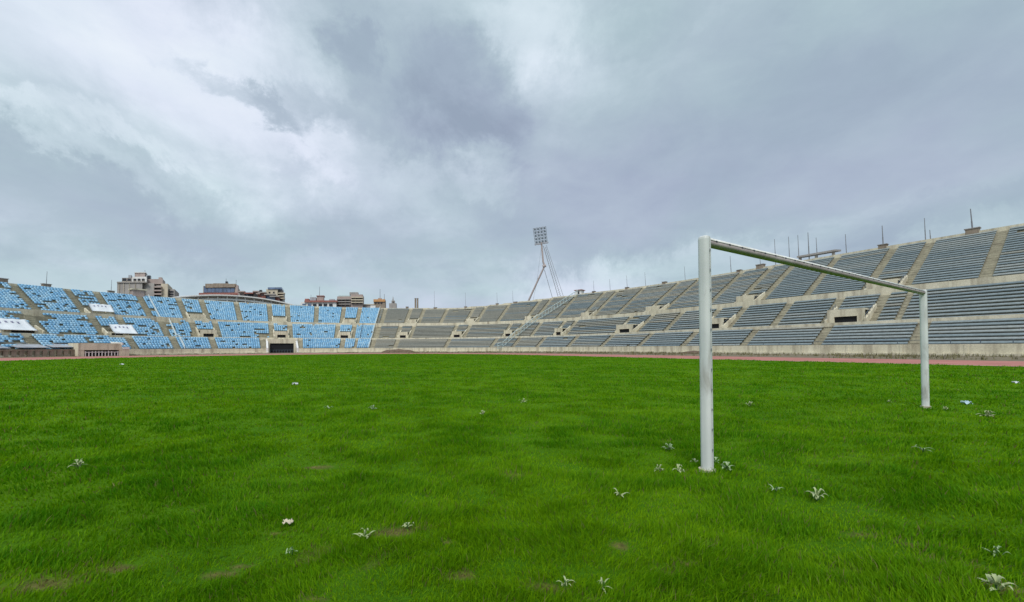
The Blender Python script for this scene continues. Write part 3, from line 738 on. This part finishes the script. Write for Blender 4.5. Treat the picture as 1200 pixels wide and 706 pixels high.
# glazed building
Y = 260; r = building('glazed_building', Y, 258, 'building with blue glazed front under a curved beige parapet')
B = Bld(r, Y, 20); B.blk('body', 237.5, 277.5, 335, 362, 'cream', ground=True)
for q in range(4): B.blk('parapet', 240+q*9, 249.2+q*9, 332.9-.45*math.sin((q+.6)/4*math.pi)*2, 337.2-.2*q, 'brown_con', dy=-.9-.1*q, dep=6)
for q in range(8): B.win(238+q*4.6, 242.2+q*4.6, 337.4 if q else 335.4, 342.8, 'glass', dy=-.2, frame_=False)
B.blk('terrace_edge', 232.5, 284, 343.2, 345.6, 'red_tile', dy=-3, dep=5); B.blk('end_pier', 275.5, 278.5, 334.2, 344, 'pinkish', dy=-1.2, dep=4)
B.blk('rooftop_unit', 263.6, 266.4, 329.8, 332.6, 'window', dy=3, dep=3)
for x, y in ((264.5, 326.5), (276.2, 328)): k = MB(); k.tube(hpt(x, 334, Y+4), hpt(x, y, Y+4), .13, n=5); k.build('aerial', 'pole', r)
# low clutter of roofs
Y = 255; r = building('low_houses', Y, 297, 'low cluster of dark and red rooftops right of the glazed building')
B = Bld(r, Y, 10)
for x0, x1, y0, m in ((279, 286, 341, 'pinkish'), (286, 296, 342.8, 'window'), (296, 302.5, 340.8, 'stone'), (302, 311, 342, 'red_tile'), (300, 304, 343.5, 'white'), (309.5, 322, 344.4, 'glass'), (316, 326, 346.6, 'red_tile')):
    B.blk('house_wall', x0, x1, y0+1.2, 365, m, dy=random.uniform(-3, 3)); B.blk('roof', x0-.4, x1+.4, y0, y0+1.3, random.choice(['red_tile', 'stone', 'pinkish']), dy=-4+random.uniform(-.4, .4), dep=15)
for x in (281, 288, 298.5, 306): B.win(x, x+2, 345, 347, dy=-4.2, frame_=False)
B.blk('water_tank', 303.5, 306.5, 339.8, 342, 'window', dy=2, dep=3)
# cream tower block
Y = 262; r = building('apartment_block', Y, 322, 'cream apartment block with blue flat roof and ragged balconies')
B = Bld(r, Y, 14); B.blk('body', 311.5, 325, 339, 365, 'cream', ground=True); B.blk('side_wing', 325, 331, 341.5, 365, 'stone', dy=2, ground=True); B.blk('roof', 313.5, 330, 336.8, 339, 'glass', dy=-.6)
for q in range(3): B.blk('balcony', 325.5, 333.2-(q == 1), 343+3*q, 344.2+3*q, 'cream', dy=-.5, dep=4); B.win(326.5, 330, 344.4+3*q, 345.8+3*q, dy=1.9, frame_=False)
for q in range(2):
    for x in (314.5, 319.5): B.win(x, x+1.8, 342+3.6*q, 344+3.6*q)
# long curved white roof just outside the rim
r = empty('curved_roof', P3(1.75, 32, 0)); tag(r, 'long white curved roof edge with columns standing just outside the rim', 'roof canopy')
def croof(u): 
    q = (u-1.52)/(1.93-1.52); return 15.9+3.0*math.sin(min(1, max(0, q))*math.pi)**.75
mb = sweep(lambda u: [(33, croof(u)+.55), (31.5, croof(u)+.35), (31.5, croof(u)), (33, croof(u)-.1), (40, croof(u)+.1), (40, croof(u)+.8), (33, croof(u)+.55)], 1.52, 1.93, '', None, None, .01); mb.build('roof_slab', 'white', r)
sweep(lambda u: [(32.6, croof(u)-1.35), (32.3, croof(u)-1.35), (32.3, croof(u)-.75), (32.6, croof(u)-.75), (32.6, croof(u)-1.35)], 1.54, 1.92, '', None, None, .01).build('edge_beam', 'white', r)
sweep(lambda u: [(36, -.2), (36, croof(u)-.1)], 1.525, 1.925, '', None, None, .01).build('back_wall', 'stone', r)
for u in np.linspace(1.54, 1.92, 15): k = MB(); k.tube(P3(u, 32.45, -.2), P3(u, 32.45, croof(u)), .16, n=6); k.build('column', 'white', r)
# low white hall with red roofs
Y = 250; r = building('low_hall', Y, 374, 'low white hall with red roofs and a mast behind the far end')
B = Bld(r, Y, 14); B.blk('wall', 352, 394, 354, 368, 'white', ground=True); B.blk('roof', 356.5, 395, 352.2, 354.2, 'red_tile', dy=-1, dep=16)
for x0, x1, y0, m in ((357, 362, 350.2, 'red_tile'), (363, 370, 348.4, 'sheet'), (371, 379, 347, 'pinkish'), (385.5, 392, 350.6, 'sheet')): B.blk('rooftop_room', x0, x1, y0, 353, m, dy=3, dep=6)
B.blk('room_roof', 370.5, 379.8, 346.4, 347.2, 'red_tile', dy=2.6, dep=7)
for x in (354, 360.5, 366.5, 373, 379, 385.5): B.win(x, x+4, 356, 359, 'glass' if x < 362 else 'window', dy=-.1, frame_=False)
k = MB(); k.tube(hpt(374.3, 348, Y+5), hpt(374.3, 336, Y+5), .16, .1, n=5); k.build('mast', 'pole', r)
k = MB(); k.tube(hpt(364.3, 349, Y+5), hpt(364.3, 345.5, Y+5), .1, n=5); k.build('mast', 'pole', r)
# pink brown block with balconies
Y = 255; r = building('apartment_block', Y, 410, 'pinkish brown apartment block with long balconies and dark windows')
B = Bld(r, Y, 14); B.blk('body', 395, 411, 347.5, 366, 'pinkish', ground=True); B.blk('body', 411, 425, 345.2, 366, 'pinkish', dy=-1, ground=True); B.blk('rooftop_room', 409.5, 419.5, 342.6, 345.4, 'stone', dy=2, dep=6)
B.blk('roof_frame', 396.5, 410, 346.4, 347.7, 'rail_green', dy=1, dep=8)
for q in range(3):
    B.blk('balcony', 394.4, 411, 350.2+2.9*q, 351.2+2.9*q, 'stone', dy=-1.8, dep=3); B.blk('balcony', 411.3, 425.6, 348+2.9*q, 349.1+2.9*q, 'cream', dy=-2.8, dep=3)
    for x in (396, 400.5, 405.5): B.win(x, x+3, 351.3+2.9*q, 352.8+2.9*q, dy=-.1, frame_=False)
    for x in (412.5, 417, 421): B.win(x, x+2.8, 349.2+2.9*q, 350.7+2.9*q, dy=-1.1, frame_=False)
# orange building and faint masts
Y = 262; r = building('orange_building', Y, 445, 'small orange building with dark lower storey and aerials')
B = Bld(r, Y, 10); B.blk('body', 438, 451.5, 353.6, 366, 'brown_con', ground=True); B.blk('upper_storey', 437.6, 451.3, 350.8, 353.7, 'orange', dy=-.6, dep=11); B.blk('rooftop_room', 443, 447, 349.4, 351, 'pinkish', dy=2, dep=4)
for x in (439, 442.4, 445.8): B.win(x, x+2.2, 354.2, 356, dy=-.1, frame_=False)
for x, y in ((445.4, 339), (450.4, 344.6)): k = MB(); k.tube(hpt(x, 352, Y+4), hpt(x, y, Y+4), .2, .12, n=5); k.build('aerial', 'pole', r)
Y = 258; r = building('low_houses', Y, 430, 'low pale rooftops between the pinkish block and the orange building')
B = Bld(r, Y, 8); B.blk('house_wall', 425.5, 437.5, 357.2, 368, 'stone'); B.blk('roof', 425, 438, 356.6, 357.3, 'cream', dy=-.5, dep=9); B.blk('house_wall', 434, 440, 358.2, 368, 'white', dy=-3)
Y = 330; r = building('cathedral_roof', Y, 460, 'hazy pale tower top seen far off over the start of the grey stand', 'tower')
B = Bld(r, Y, 8); B.blk('body', 456, 464.5, 355.5, 368, 'stone', ground=True); B.blk('upper_stage', 458.8, 462.6, 352.4, 355.6, 'stone', dy=1, dep=5); B.blk('window', 460, 461.4, 353.4, 355, 'window', dy=.7, dep=.5)
k = MB(); k.tube(hpt(460.6, 352.6, Y+3), hpt(460.6, 347.6, Y+3), .7, .1, n=6); k.build('spire', 'stone', r)
r = empty('chimney', (*hpt(486.6, 350, 300)[:2], 0))
for i_, x in enumerate((486.9, 489.4)):
    if i_: r = empty('chimney', (*hpt(x, 350, 300)[:2], 0))
    tag(r, ('left one of the twin dark chimneys behind the grey stand', 'right one of the twin dark chimneys behind the grey stand')[i_], 'chimney', 'twin chimneys')
    q = hpt(x, 350.3, 300); k = MB(); k.tube((q[0], q[1], 0), q, .72, .62, 10); k.build('shaft', 'brown_con', r)
    k = MB(); k.tube((q[0], q[1], q[2]-.05), (q[0], q[1], q[2]+.5), .72, .72, 10); k.build('rim', 'stone', r)

# ------------------------------------------------------------------ goal
gx0, gy0 = 2.059, 4.118; gx1, gy1 = 8.697, 8.173; gl = Vector((gx1-gx0, gy1-gy0, 0)); GW = gl.length; gt = gl.normalized(); gb = Vector((gt.y, -gt.x, 0))  # gb: backwards, to the camera
goal = empty('football_goal', (gx0+gl.x/2, gy0+gl.y/2, 0)); tag(goal, 'white metal football goal frame without a net on the green pitch', 'goal')
m, nt, b = mat('goal paint')
base = ramp(nt, noise(nt, 2.2, 5, posn(nt)), [(.3, (.58, .60, .60)), (.7, (.72, .73, .72))])
sc = ramp(nt, noise(nt, 5, 6, posn(nt, (1, 1, .35)), dist=.6), [(.56, (0,)*3), (.70, (.75,)*3)])
base = mixc(nt, sc, base, (.36, .34, .31)); nt.links.new(base, b.inputs['Base Color']); b.inputs['Roughness'].default_value = .38
bump(nt, b, noise(nt, 40, 3, posn(nt)), .08, .004); M['goal'] = m
M['goal_shade_worn'] = worn('shaded and weathered grey brown paint', (.32, .265, .26), (.46, .40, .39), (.22, .17, .16), 3, .45, .5)  # crossbar body: mostly its shading painted into the colour, plus some rust
def prof(rx, ry, slot):                       # oval tube with a net slot at +x
    o = []
    for k in range(40):
        w = 2*math.pi*(k+.5)/40; c, s_ = math.cos(w), math.sin(w); e = .75
        x = rx*math.copysign(abs(c)**e, c); y = ry*math.copysign(abs(s_)**e, s_)
        o.append((x, y))
    i0 = [(rx*.995, -slot), (rx-.018, -slot), (rx-.018, slot), (rx*.995, slot)]
    o = [q for q in o if not (q[0] > 0 and abs(q[1]) < slot*1.1)]
    o.sort(key=lambda q: math.atan2(q[1], q[0]) % (2*math.pi))
    return o+i0
def extrude(pr, a, b_, ex, ey, name, round_top=0):
    k = MB(); n = len(pr); a = Vector(a); b_ = Vector(b_); rings = [(a, 1.), (b_, 1.)]
    d = (b_-a).normalized()
    if round_top: rings = [(a, 1.), (b_-d*round_top, 1.), (b_-d*round_top*.4, .93), (b_-d*round_top*.08, .75), (b_, .4)]
    for c, s in rings: k.v += [tuple(c+ex*x*s+ey*y*s) for x, y in pr]
    for i_ in range(len(rings)-1):
        for j_ in range(n): q = (j_+1) % n; k.f.append((i_*n+j_, i_*n+q, (i_+1)*n+q, (i_+1)*n+j_))
    k.f.append(tuple(range(n-1, -1, -1))); k.f.append(tuple((len(rings)-1)*n+j_ for j_ in range(n)))
    return k
GH = 2.49
for gx, gy in ((gx0, gy0), (gx1, gy1)):
    z = zg(gx, gy)
    po = extrude(prof(.058, .054, .006), (gx, gy, -.1), (gx, gy, GH), gb, gt, 'post', .035).build('post', 'goal', goal)
    k = MB(); c = Vector((gx, gy, 0)); k.tube((gx, gy, -.05), (gx, gy, z+.03), .085, n=16); k.build('ground_socket', 'concrete', po)
    hk = None
    for i_ in range(11):
        q = c+gb*.056; zz = .22+.21*i_
        k = MB(); k.box((q.x, q.y, zz), .016, .014, .022, math.atan2(gb.y, gb.x)); k.build('net_hook', 'pole', po)
cb = extrude(prof(.043, .047, .005), (gx0, gy0, GH-.06), (gx1, gy1, GH-.06), (gb*.94+Vector((0, 0, .34))).normalized(), (Vector((0, 0, .94))-gb*.34).normalized(), 'crossbar').build('crossbar', 'goal_shade_worn', goal)
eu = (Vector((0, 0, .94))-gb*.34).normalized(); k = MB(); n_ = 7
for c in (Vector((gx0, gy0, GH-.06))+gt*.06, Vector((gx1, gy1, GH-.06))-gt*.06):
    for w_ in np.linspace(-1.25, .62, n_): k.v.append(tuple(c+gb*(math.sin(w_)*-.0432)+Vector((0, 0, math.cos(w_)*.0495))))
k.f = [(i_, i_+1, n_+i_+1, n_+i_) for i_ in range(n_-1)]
o = k.build('white_lit_top', 'white', cb, True); md = o.modifiers.new('thick', 'SOLIDIFY'); md.thickness = .003  # bright lit top of the crossbar put in as a white strip
for i_ in range(30):
    q = Vector((gx0, gy0, GH-.06)).lerp(Vector((gx1, gy1, GH-.06)), (i_+.6)/30.4)+(gb*.94+Vector((0, 0, .34))).normalized()*.041
    k = MB(); k.box((q.x, q.y, q.z-.01), .016, .026, .018, math.atan2(gb.y, gb.x)); k.build('net_hook', 'window', cb)

# ------------------------------------------------------------------ weeds and litter on the pitch
m, nt, b = mat('pale weed leaf')
at = nt.nodes.new('ShaderNodeNewGeometry')
nt.links.new(ramp(nt, noise(nt, 25, 3, posn(nt)), [(.3, (.20, .31, .13)), (.7, (.34, .44, .24))]), b.inputs['Base Color']); b.inputs['Roughness'].default_value = .5; M['weed'] = m
M['weed_white'] = plain('whitish petals', (.34, .40, .20), .6)
M['weed_dark'] = plain('dark weed leaf', (.05, .13, .03), .6)
def leaf(k, c, az, L, w, up, droop):
    n = 5; d = Vector((math.cos(az), math.sin(az), 0)); s = Vector((-d.y, d.x, 0)); o = len(k.v)
    for i_ in range(n+1):
        t_ = i_/n; q = Vector(c)+d*L*t_+Vector((0, 0, up*math.sin(t_*math.pi*.75)-droop*t_*t_)); ww = w*math.sin(math.pi*min(.97, .12+.86*t_))
        k.v += [tuple(q-s*ww/2+Vector((0, 0, ww*.25))), tuple(q), tuple(q+s*ww/2+Vector((0, 0, ww*.25)))]
    for i_ in range(n):
        a = o+3*i_; k.f += [(a, a+1, a+4, a+3), (a+1, a+2, a+5, a+4)]
WEED = [(782, 527, 8, .13, .036, 'pale rosette weed left of the near goalpost, above the scattered white one', 'weed'), (771, 553, 5, .10, .03, 'scattered whitish weed left of the near goalpost', 'weed_white'), (793, 554, 5, .12, .03, 'whitish weed with long leaves just left of the goalpost foot', 'weed_white'),
        (813, 541, 4, .08, .028, 'small white flowered weed behind the near goalpost foot', 'weed_white'), (850, 552, 8, .13, .04, 'pale rosette weed just right of the near goalpost', 'weed'), (837, 543, 5, .09, .03, 'dull green weed touching the right side of the near goalpost', 'weed'),
        (724, 586, 4, .11, .028, 'weed with two white leaves in front of the goal', 'weed_white'), (428, 627, 7, .09, .022, 'small star shaped pale weed on the near grass', 'weed_white'), (477, 617, 4, .06, .02, 'tiny pale weed at the end of a bare strip', 'weed_white'), (955, 588, 5, .15, .035, 'weed with one upright white leaf right of the goalpost', 'weed_white'),
        (907, 577, 3, .12, .018, 'thin pale weed between the near goalpost and the upright leafed weed', 'weed'), (1160, 694, 5, .11, .03, 'pale broad leafed weed at the bottom right corner', 'weed_white'), (1162, 645, 5, .08, .016, 'small thin weed at the right, above the corner weed', 'weed'), (1155, 489, 9, .24, .09, 'dark weed clump with whitish leaves right of the far goalpost', 'weed_white'),
        (1079, 529, 4, .16, .03, 'small pale weed below the far goalpost', 'weed'), (1106, 480, 5, .13, .04, 'little white weed just right of the far goalpost foot', 'weed_white'), (878, 476, 5, .2, .05, 'pale weed midway between the two goalposts', 'weed_white'), (613, 473, 5, .2, .05, 'pale weed left of the goal on the middle grass', 'weed_white'), (565, 487, 5, .16, .05, 'white weed patch on the middle grass, left of the goal', 'weed_white'),
        (437, 483, 5, .2, .05, 'pale weed on the middle grass toward the left', 'weed'), (385, 482, 4, .2, .04, 'faint flat weed on the left middle grass', 'weed'), (93, 549, 5, .14, .03, 'small white weed at far left', 'weed_white'), (705, 690, 3, .10, .012, 'long pale blade arching at the bottom centre', 'weed_white'), (660, 690, 3, .08, .014, 'pale bent blades beside a bare patch at bottom centre', 'weed_white'), (1040, 473, 4, .14, .03, 'tiny white weed left of the far goalpost', 'weed_white'), (343, 642, 4, .06, .012, 'thin pale weed below the paper scrap', 'weed')]
for x, y, nl, L, w_, lab, mt in WEED:
    L *= .62 if y > 500 else .5; w_ *= .72 if y > 500 else .6; nl += 3 if nl < 7 else 1
    X, Yg = gpt(x, y); z = zg(X, Yg)+.02; k = MB(); a0 = random.random()*6
    for i_ in range(nl):
        leaf(k, (X+random.gauss(0, .012), Yg+random.gauss(0, .012), z), a0+i_*2*math.pi/nl+random.gauss(0, .25), L*random.uniform(.75, 1.2), w_*random.uniform(.8, 1.2), L*random.uniform(.1, .7), L*random.uniform(-.15, .12))
    if nl >= 8:
        for i_ in range(4): leaf(k, (X, Yg, z+.02), random.random()*6.3, L*.55, w_*.8, L*.7, 0)
    root = empty('weed', (X, Yg, z)); tag(root, lab, 'weed', 'weeds on the pitch'); k.build('leaves', mt, root, True)
    s = MB(); s.tube((X, Yg, z-.05), (X, Yg, z+.03), .006, .004, 6); s.build('stem', 'weed_dark', root)
    if L > .12 and x == 1155:
        d = MB()
        for i_ in range(26): leaf(d, (X+random.gauss(-.1, .14), Yg+random.gauss(0, .1), z), random.random()*6.3, .16, .05, .08, .02)
        d.build('dark_leaves', 'weed_dark', root, True)
def scrap(name, x, y, s, m, lab, cat):
    X, Yg = gpt(x, y); z = zg(X, Yg)+.035; V = []; n = 6
    for i_ in range(n+1):
        for j_ in range(n+1):
            a, b_ = i_/n-.5, j_/n-.5; V.append((X+s*a*(1+.3*math.sin(7*b_)), Yg+s*.7*b_*(1+.3*math.cos(5*a)), z+s*(.25*math.sin(9*a+4*b_)*math.cos(6*b_)+.15)))
    k = MB(); k.v = V; k.f = [(i_*(n+1)+j_, (i_+1)*(n+1)+j_, (i_+1)*(n+1)+j_+1, i_*(n+1)+j_+1) for i_ in range(n) for j_ in range(n)]
    o = k.build(name, m, None, True); md = o.modifiers.new('thick', 'SOLIDIFY'); md.thickness = .004; tag(o, lab, cat)
scrap('paper_scrap', 338, 614, .06, 'litter', 'crumpled cream paper scrap lying on the near grass at left', 'litter')
scrap('plastic_scrap', 1131, 474, .17, 'plastic', 'flat pale blue plastic scrap lying right of the far goalpost', 'litter')
scrap('paper_scrap', 1189, 451, .16, 'tarp', 'small white scrap on the grass near the right edge of the photo', 'litter')
scrap('paper_scrap', 143, 428, .25, 'tarp', 'tiny white scrap on the far left grass near the track', 'litter')
scrap('paper_scrap', 346, 452, .16, 'tarp', 'tiny white scrap on the far middle grass at left', 'litter')
# debris heaps by the wall
def heap(name, x, d, w_, h_, m, lab, cat):
    u = u_at(x, d); o, t_, n_ = frame(u, d); V = []; n = 16
    for i_ in range(n+1):
        for j_ in range(n+1):
            a, b_ = i_/n*2-1, j_/n*2-1; e = max(0, 1-a*a-b_*b_); q = o+t_*a*w_/2+n_*b_*1.1
            V.append((*q, .05+h_*e**.7*(.6+.8*float(fbm(np.array([a*3+x]), np.array([b_*3.]), 5)[0]))))
    k = MB(); k.v = V; k.f = [(i_*(n+1)+j_, (i_+1)*(n+1)+j_, (i_+1)*(n+1)+j_+1, i_*(n+1)+j_+1) for i_ in range(n) for j_ in range(n)]
    tag(k.build(name, m, None, True), lab, cat)
M['debris'] = worn('brown debris', (.10, .07, .05), (.19, .14, .10), (.05, .04, .03), 2, streak=False)
heap('debris_heap', 467, -1.6, 11, 1.0, 'debris', 'low brown debris heap against the wall below the dividing rail', 'debris heap')
heap('debris_heap', 812, -2.2, 6, .5, 'debris', 'small brown earth heap by the wall just left of the near goalpost', 'debris heap')
# dry scrub on the verge
V = []; Fq = []; cc = []
for _ in range(5200):
    u = random.uniform(-1.2, 1.5) if random.random() < .85 else random.uniform(1.5, 2.4); lo = dout(u)+.4; d = random.uniform(lo, -.6) if lo < -.6 else -.6
    if fbm(np.array([u*14]), np.array([d*.35]), 15)[0] < .42+.1*(u > 1): continue
    q = bowl(u, d); z = .012+.2*(d-lo)/(.5-lo)
    for _b in range(3):
        a = random.random()*6.3; L = random.uniform(.12, .42)*(1 if u < 1 else .7); l = random.uniform(.1, .5)*L; o = len(V); w_ = .03
        V += [(q[0]-math.sin(a)*w_, q[1]+math.cos(a)*w_, z), (q[0]+math.sin(a)*w_, q[1]-math.cos(a)*w_, z), (q[0]+math.cos(a)*l+.01, q[1]+math.sin(a)*l, z+L), (q[0]+math.cos(a)*l, q[1]+math.sin(a)*l, z+L)]; Fq.append((o, o+1, o+2, o+3))
        q = q+np.array((random.gauss(0, .08), random.gauss(0, .08)))
M['scrub'] = plain('dry scrub', (.15, .14, .06), .9, var=.5, scale=1.5)
tag(link('scrub', npmesh('scrub', V, Fq), 'scrub'), 'dry grass and scrub along the verge below the stadium wall', 'scrub', kind='stuff')

# ------------------------------------------------------------------ sky and light
wd = bpy.data.worlds.new('World'); S.world = wd; wd.use_nodes = True; nt = wd.node_tree
N = nt.nodes; Lk = nt.links; bg = N['Background']
SUN_EL, SUN_AZ = R_(52), R_(-172)              # azimuth from +Y, negative: to the left
sk = N.new('ShaderNodeTexSky'); sk.sky_type = 'NISHITA'; sk.sun_disc = False; sk.sun_elevation = SUN_EL; sk.sun_rotation = SUN_AZ
Lk.new(sk.outputs[0], bg.inputs[0]); bg.inputs[1].default_value = .08
def math_(op, a, b_=None, c=None, clamp=False):
    n = N.new('ShaderNodeMath'); n.operation = op; n.use_clamp = clamp
    for s, v in zip(n.inputs, (a, b_, c)):
        if v is None: continue
        if hasattr(v, 'links'): Lk.new(v, s)
        else: s.default_value = v
    return n.outputs[0]
def vmath(op, a, b_=None):
    n = N.new('ShaderNodeVectorMath'); n.operation = op
    for s, v in zip(n.inputs, (a, b_)):
        if v is None: continue
        if hasattr(v, 'links'): Lk.new(v, s)
        else: s.default_value = v
    return n
tc = N.new('ShaderNodeTexCoord'); D = tc.outputs['Generated']
sp = N.new('ShaderNodeSeparateXYZ'); Lk.new(D, sp.inputs[0])
zc = math_('ADD', math_('MAXIMUM', sp.outputs[2], 0.), .16)
cx = math_('DIVIDE', sp.outputs[0], zc); cy = math_('DIVIDE', sp.outputs[1], zc)
cb_ = N.new('ShaderNodeCombineXYZ'); Lk.new(cx, cb_.inputs[0]); Lk.new(cy, cb_.inputs[1]); CP = cb_.outputs[0]
def wn(vec, scale, detail, rough=.55, dist=0., w=0.):
    n = N.new('ShaderNodeTexNoise'); n.noise_dimensions = '4D'; n.inputs['W'].default_value = w; n.inputs['Scale'].default_value = scale; n.inputs['Detail'].default_value = detail; n.inputs['Roughness'].default_value = rough; n.inputs['Distortion'].default_value = dist
    Lk.new(vec, n.inputs['Vector']); return n
# wobbled direction for the shapes of the single clouds
wob = wn(D, 4.2, 10, .66, .3, 3.); wv = vmath('SUBTRACT', wob.outputs['Color'], (.5, .5, .5)); wsn = vmath('SCALE', wv.outputs[0]); wsn.inputs['Scale'].default_value = .42
DW = vmath('ADD', D, wsn.outputs[0]).outputs[0]
def pdir(x, y):
    v = Vector((x-600, F, yh(x)-y)); return v.normalized()
def cloud(x, y, wx, wy, ang):
    c = pdir(x, y); r1 = Vector((0, 0, 1)).cross(c).normalized()*-1; u1 = r1.cross(c).normalized()
    if u1.z < 0: u1 = -u1
    a = R_(ang); e1 = (r1*math.cos(a)+u1*math.sin(a))*(F/wx/c.y); e2 = (-r1*math.sin(a)+u1*math.cos(a))*(F/wy/c.y)
    q = vmath('SUBTRACT', DW, tuple(c)).outputs[0]
    d1 = vmath('DOT_PRODUCT', q, tuple(e1)).outputs['Value']; d2 = vmath('DOT_PRODUCT', q, tuple(e2)).outputs['Value']
    s = math_('ADD', math_('MULTIPLY', d1, d1), math_('MULTIPLY', d2, d2))
    return math_('POWER', 2.71828, math_('MULTIPLY', math_('POWER', s, 2.), -1.))
CL = [  # x, y, half sizes, tilt, amount (bright +, dark -)
    (150, 60, 330, 130, -10, .28), (330, 110, 150, 60, 10, .16), (60, 175, 140, 20, -18, .16), (150, 178, 90, 14, 0, .12), (365, 175, 60, 20, -25, .12), (568, 205, 40, 30, 0, .26), (600, 40, 120, 60, 0, .12), (320, 35, 130, 50, 0, .10),
    (535, 115, 72, 58, -10, -.31), (450, 140, 135, 42, -12, -.24), (425, 60, 30, 30, 0, -.2), (285, 105, 60, 16, -25, -.26), (345, 120, 70, 18, 0, -.14), (560, 180, 60, 55, 0, -.14), (425, 70, 40, 45, 20, -.14), (60, 250, 260, 60, 0, -.08), (330, 270, 260, 45, 0, -.07),
    (1000, 200, 260, 160, 0, -.10), (1000, 110, 420, 190, 8, -.10), (600, 330, 700, 30, 0, .05), (850, 90, 220, 100, 0, -.06), (700, 250, 160, 60, 0, -.08), (1150, 240, 120, 25, 10, -.12), (690, 318, 90, 26, 5, .20), (900, 290, 160, 22, 10, .10), (640, 120, 70, 60, 0, .04), (620, 20, 70, 50, 0, .16), (345, 90, 60, 30, 0, .05)]
mp = N.new('ShaderNodeMapping'); mp.inputs['Scale'].default_value = (1, 1, 2.1); Lk.new(D, mp.inputs[0]); DM = mp.outputs[0]
val = math_('MULTIPLY', math_('SUBTRACT', wn(DM, 2.1, 9, .58, .25, 1.).outputs['Fac'], .5), .62)
val = math_('ADD', val, math_('MULTIPLY', math_('SUBTRACT', wn(DM, 6.5, 7, .6, .5, 5.).outputs['Fac'], .5), .34))
val = math_('ADD', val, math_('MULTIPLY', math_('SUBTRACT', wn(CP, 1.1, 5, .5, .2, 2.).outputs['Fac'], .5), .22))
for x, y, wx, wy, an, am in CL: val = math_('ADD', val, math_('MULTIPLY', cloud(x, y, wx, wy, an), am))
val = math_('ADD', val, .50)
rp = N.new('ShaderNodeValToRGB'); e = rp.color_ramp.elements
stops = [(.0, (.31, .37, .46)), (.25, (.37, .44, .53)), (.45, (.44, .525, .595)), (.65, (.57, .655, .725)), (.85, (.73, .80, .87)), (1., (.82, .88, .92))]
while len(e) < len(stops): e.new(.5)
for q, (p_, c) in zip(e, stops): q.position = p_; q.color = (*c, 1)
Lk.new(val, rp.inputs[0])
b2 = N.new('ShaderNodeBackground'); b2.inputs[1].default_value = 1.0
# violet and teal tints drifting through the cloud
tn = wn(CP, .9, 4, .5, 0, 9.).outputs['Fac']; t2 = N.new('ShaderNodeValToRGB'); t2.color_ramp.elements[0].color = (.95, 1.02, 1., 1); t2.color_ramp.elements[0].position = .38; t2.color_ramp.elements[1].color = (1.005, .985, 1.05, 1); t2.color_ramp.elements[1].position = .62
Lk.new(tn, t2.inputs[0])
mm = N.new('ShaderNodeMix'); mm.data_type = 'RGBA'; mm.blend_type = 'MULTIPLY'; mm.inputs[0].default_value = 1.; Lk.new(rp.outputs[0], mm.inputs[6]); Lk.new(t2.outputs[0], mm.inputs[7]); Lk.new(mm.outputs[2], b2.inputs[0])
ms = N.new('ShaderNodeMixShader'); ms.inputs[0].default_value = .93; Lk.new(bg.outputs[0], ms.inputs[1]); Lk.new(b2.outputs[0], ms.inputs[2]); Lk.new(ms.outputs[0], N['World Output'].inputs[0])
su = bpy.data.lights.new('sun', 'SUN'); su.energy = 2.3; su.angle = R_(22); su.color = (1, .96, .90); so = bpy.data.objects.new('sun', su); COL.objects.link(so)
sd = Vector((math.sin(SUN_AZ)*math.cos(SUN_EL), math.cos(SUN_AZ)*math.cos(SUN_EL), math.sin(SUN_EL))); so.rotation_euler = sd.to_track_quat('Z', 'Y').to_euler()

# ------------------------------------------------------------------ camera
cam = bpy.data.cameras.new('camera'); co = bpy.data.objects.new('camera', cam); COL.objects.link(co); S.camera = co
cam.sensor_width = 36; cam.sensor_fit = 'HORIZONTAL'; cam.lens = 36*F/1200; cam.clip_start = .05; cam.clip_end = 6000
pitch = R_(.9); cam.shift_y = ((YH-F*math.tan(pitch))-353)/1200
co.matrix_world = Matrix.Translation((0, 0, CH)) @ Matrix.Rotation(R_(90)+pitch, 4, 'X') @ Matrix.Rotation(-ROLL, 4, 'Z')
S.render.resolution_x, S.render.resolution_y = 1024, 602
S.view_settings.view_transform = 'Standard'; S.view_settings.look = 'None'; S.view_settings.exposure = .1; S.view_settings.gamma = 1
S.cycles.max_bounces = 6; S.cycles.use_denoising = True
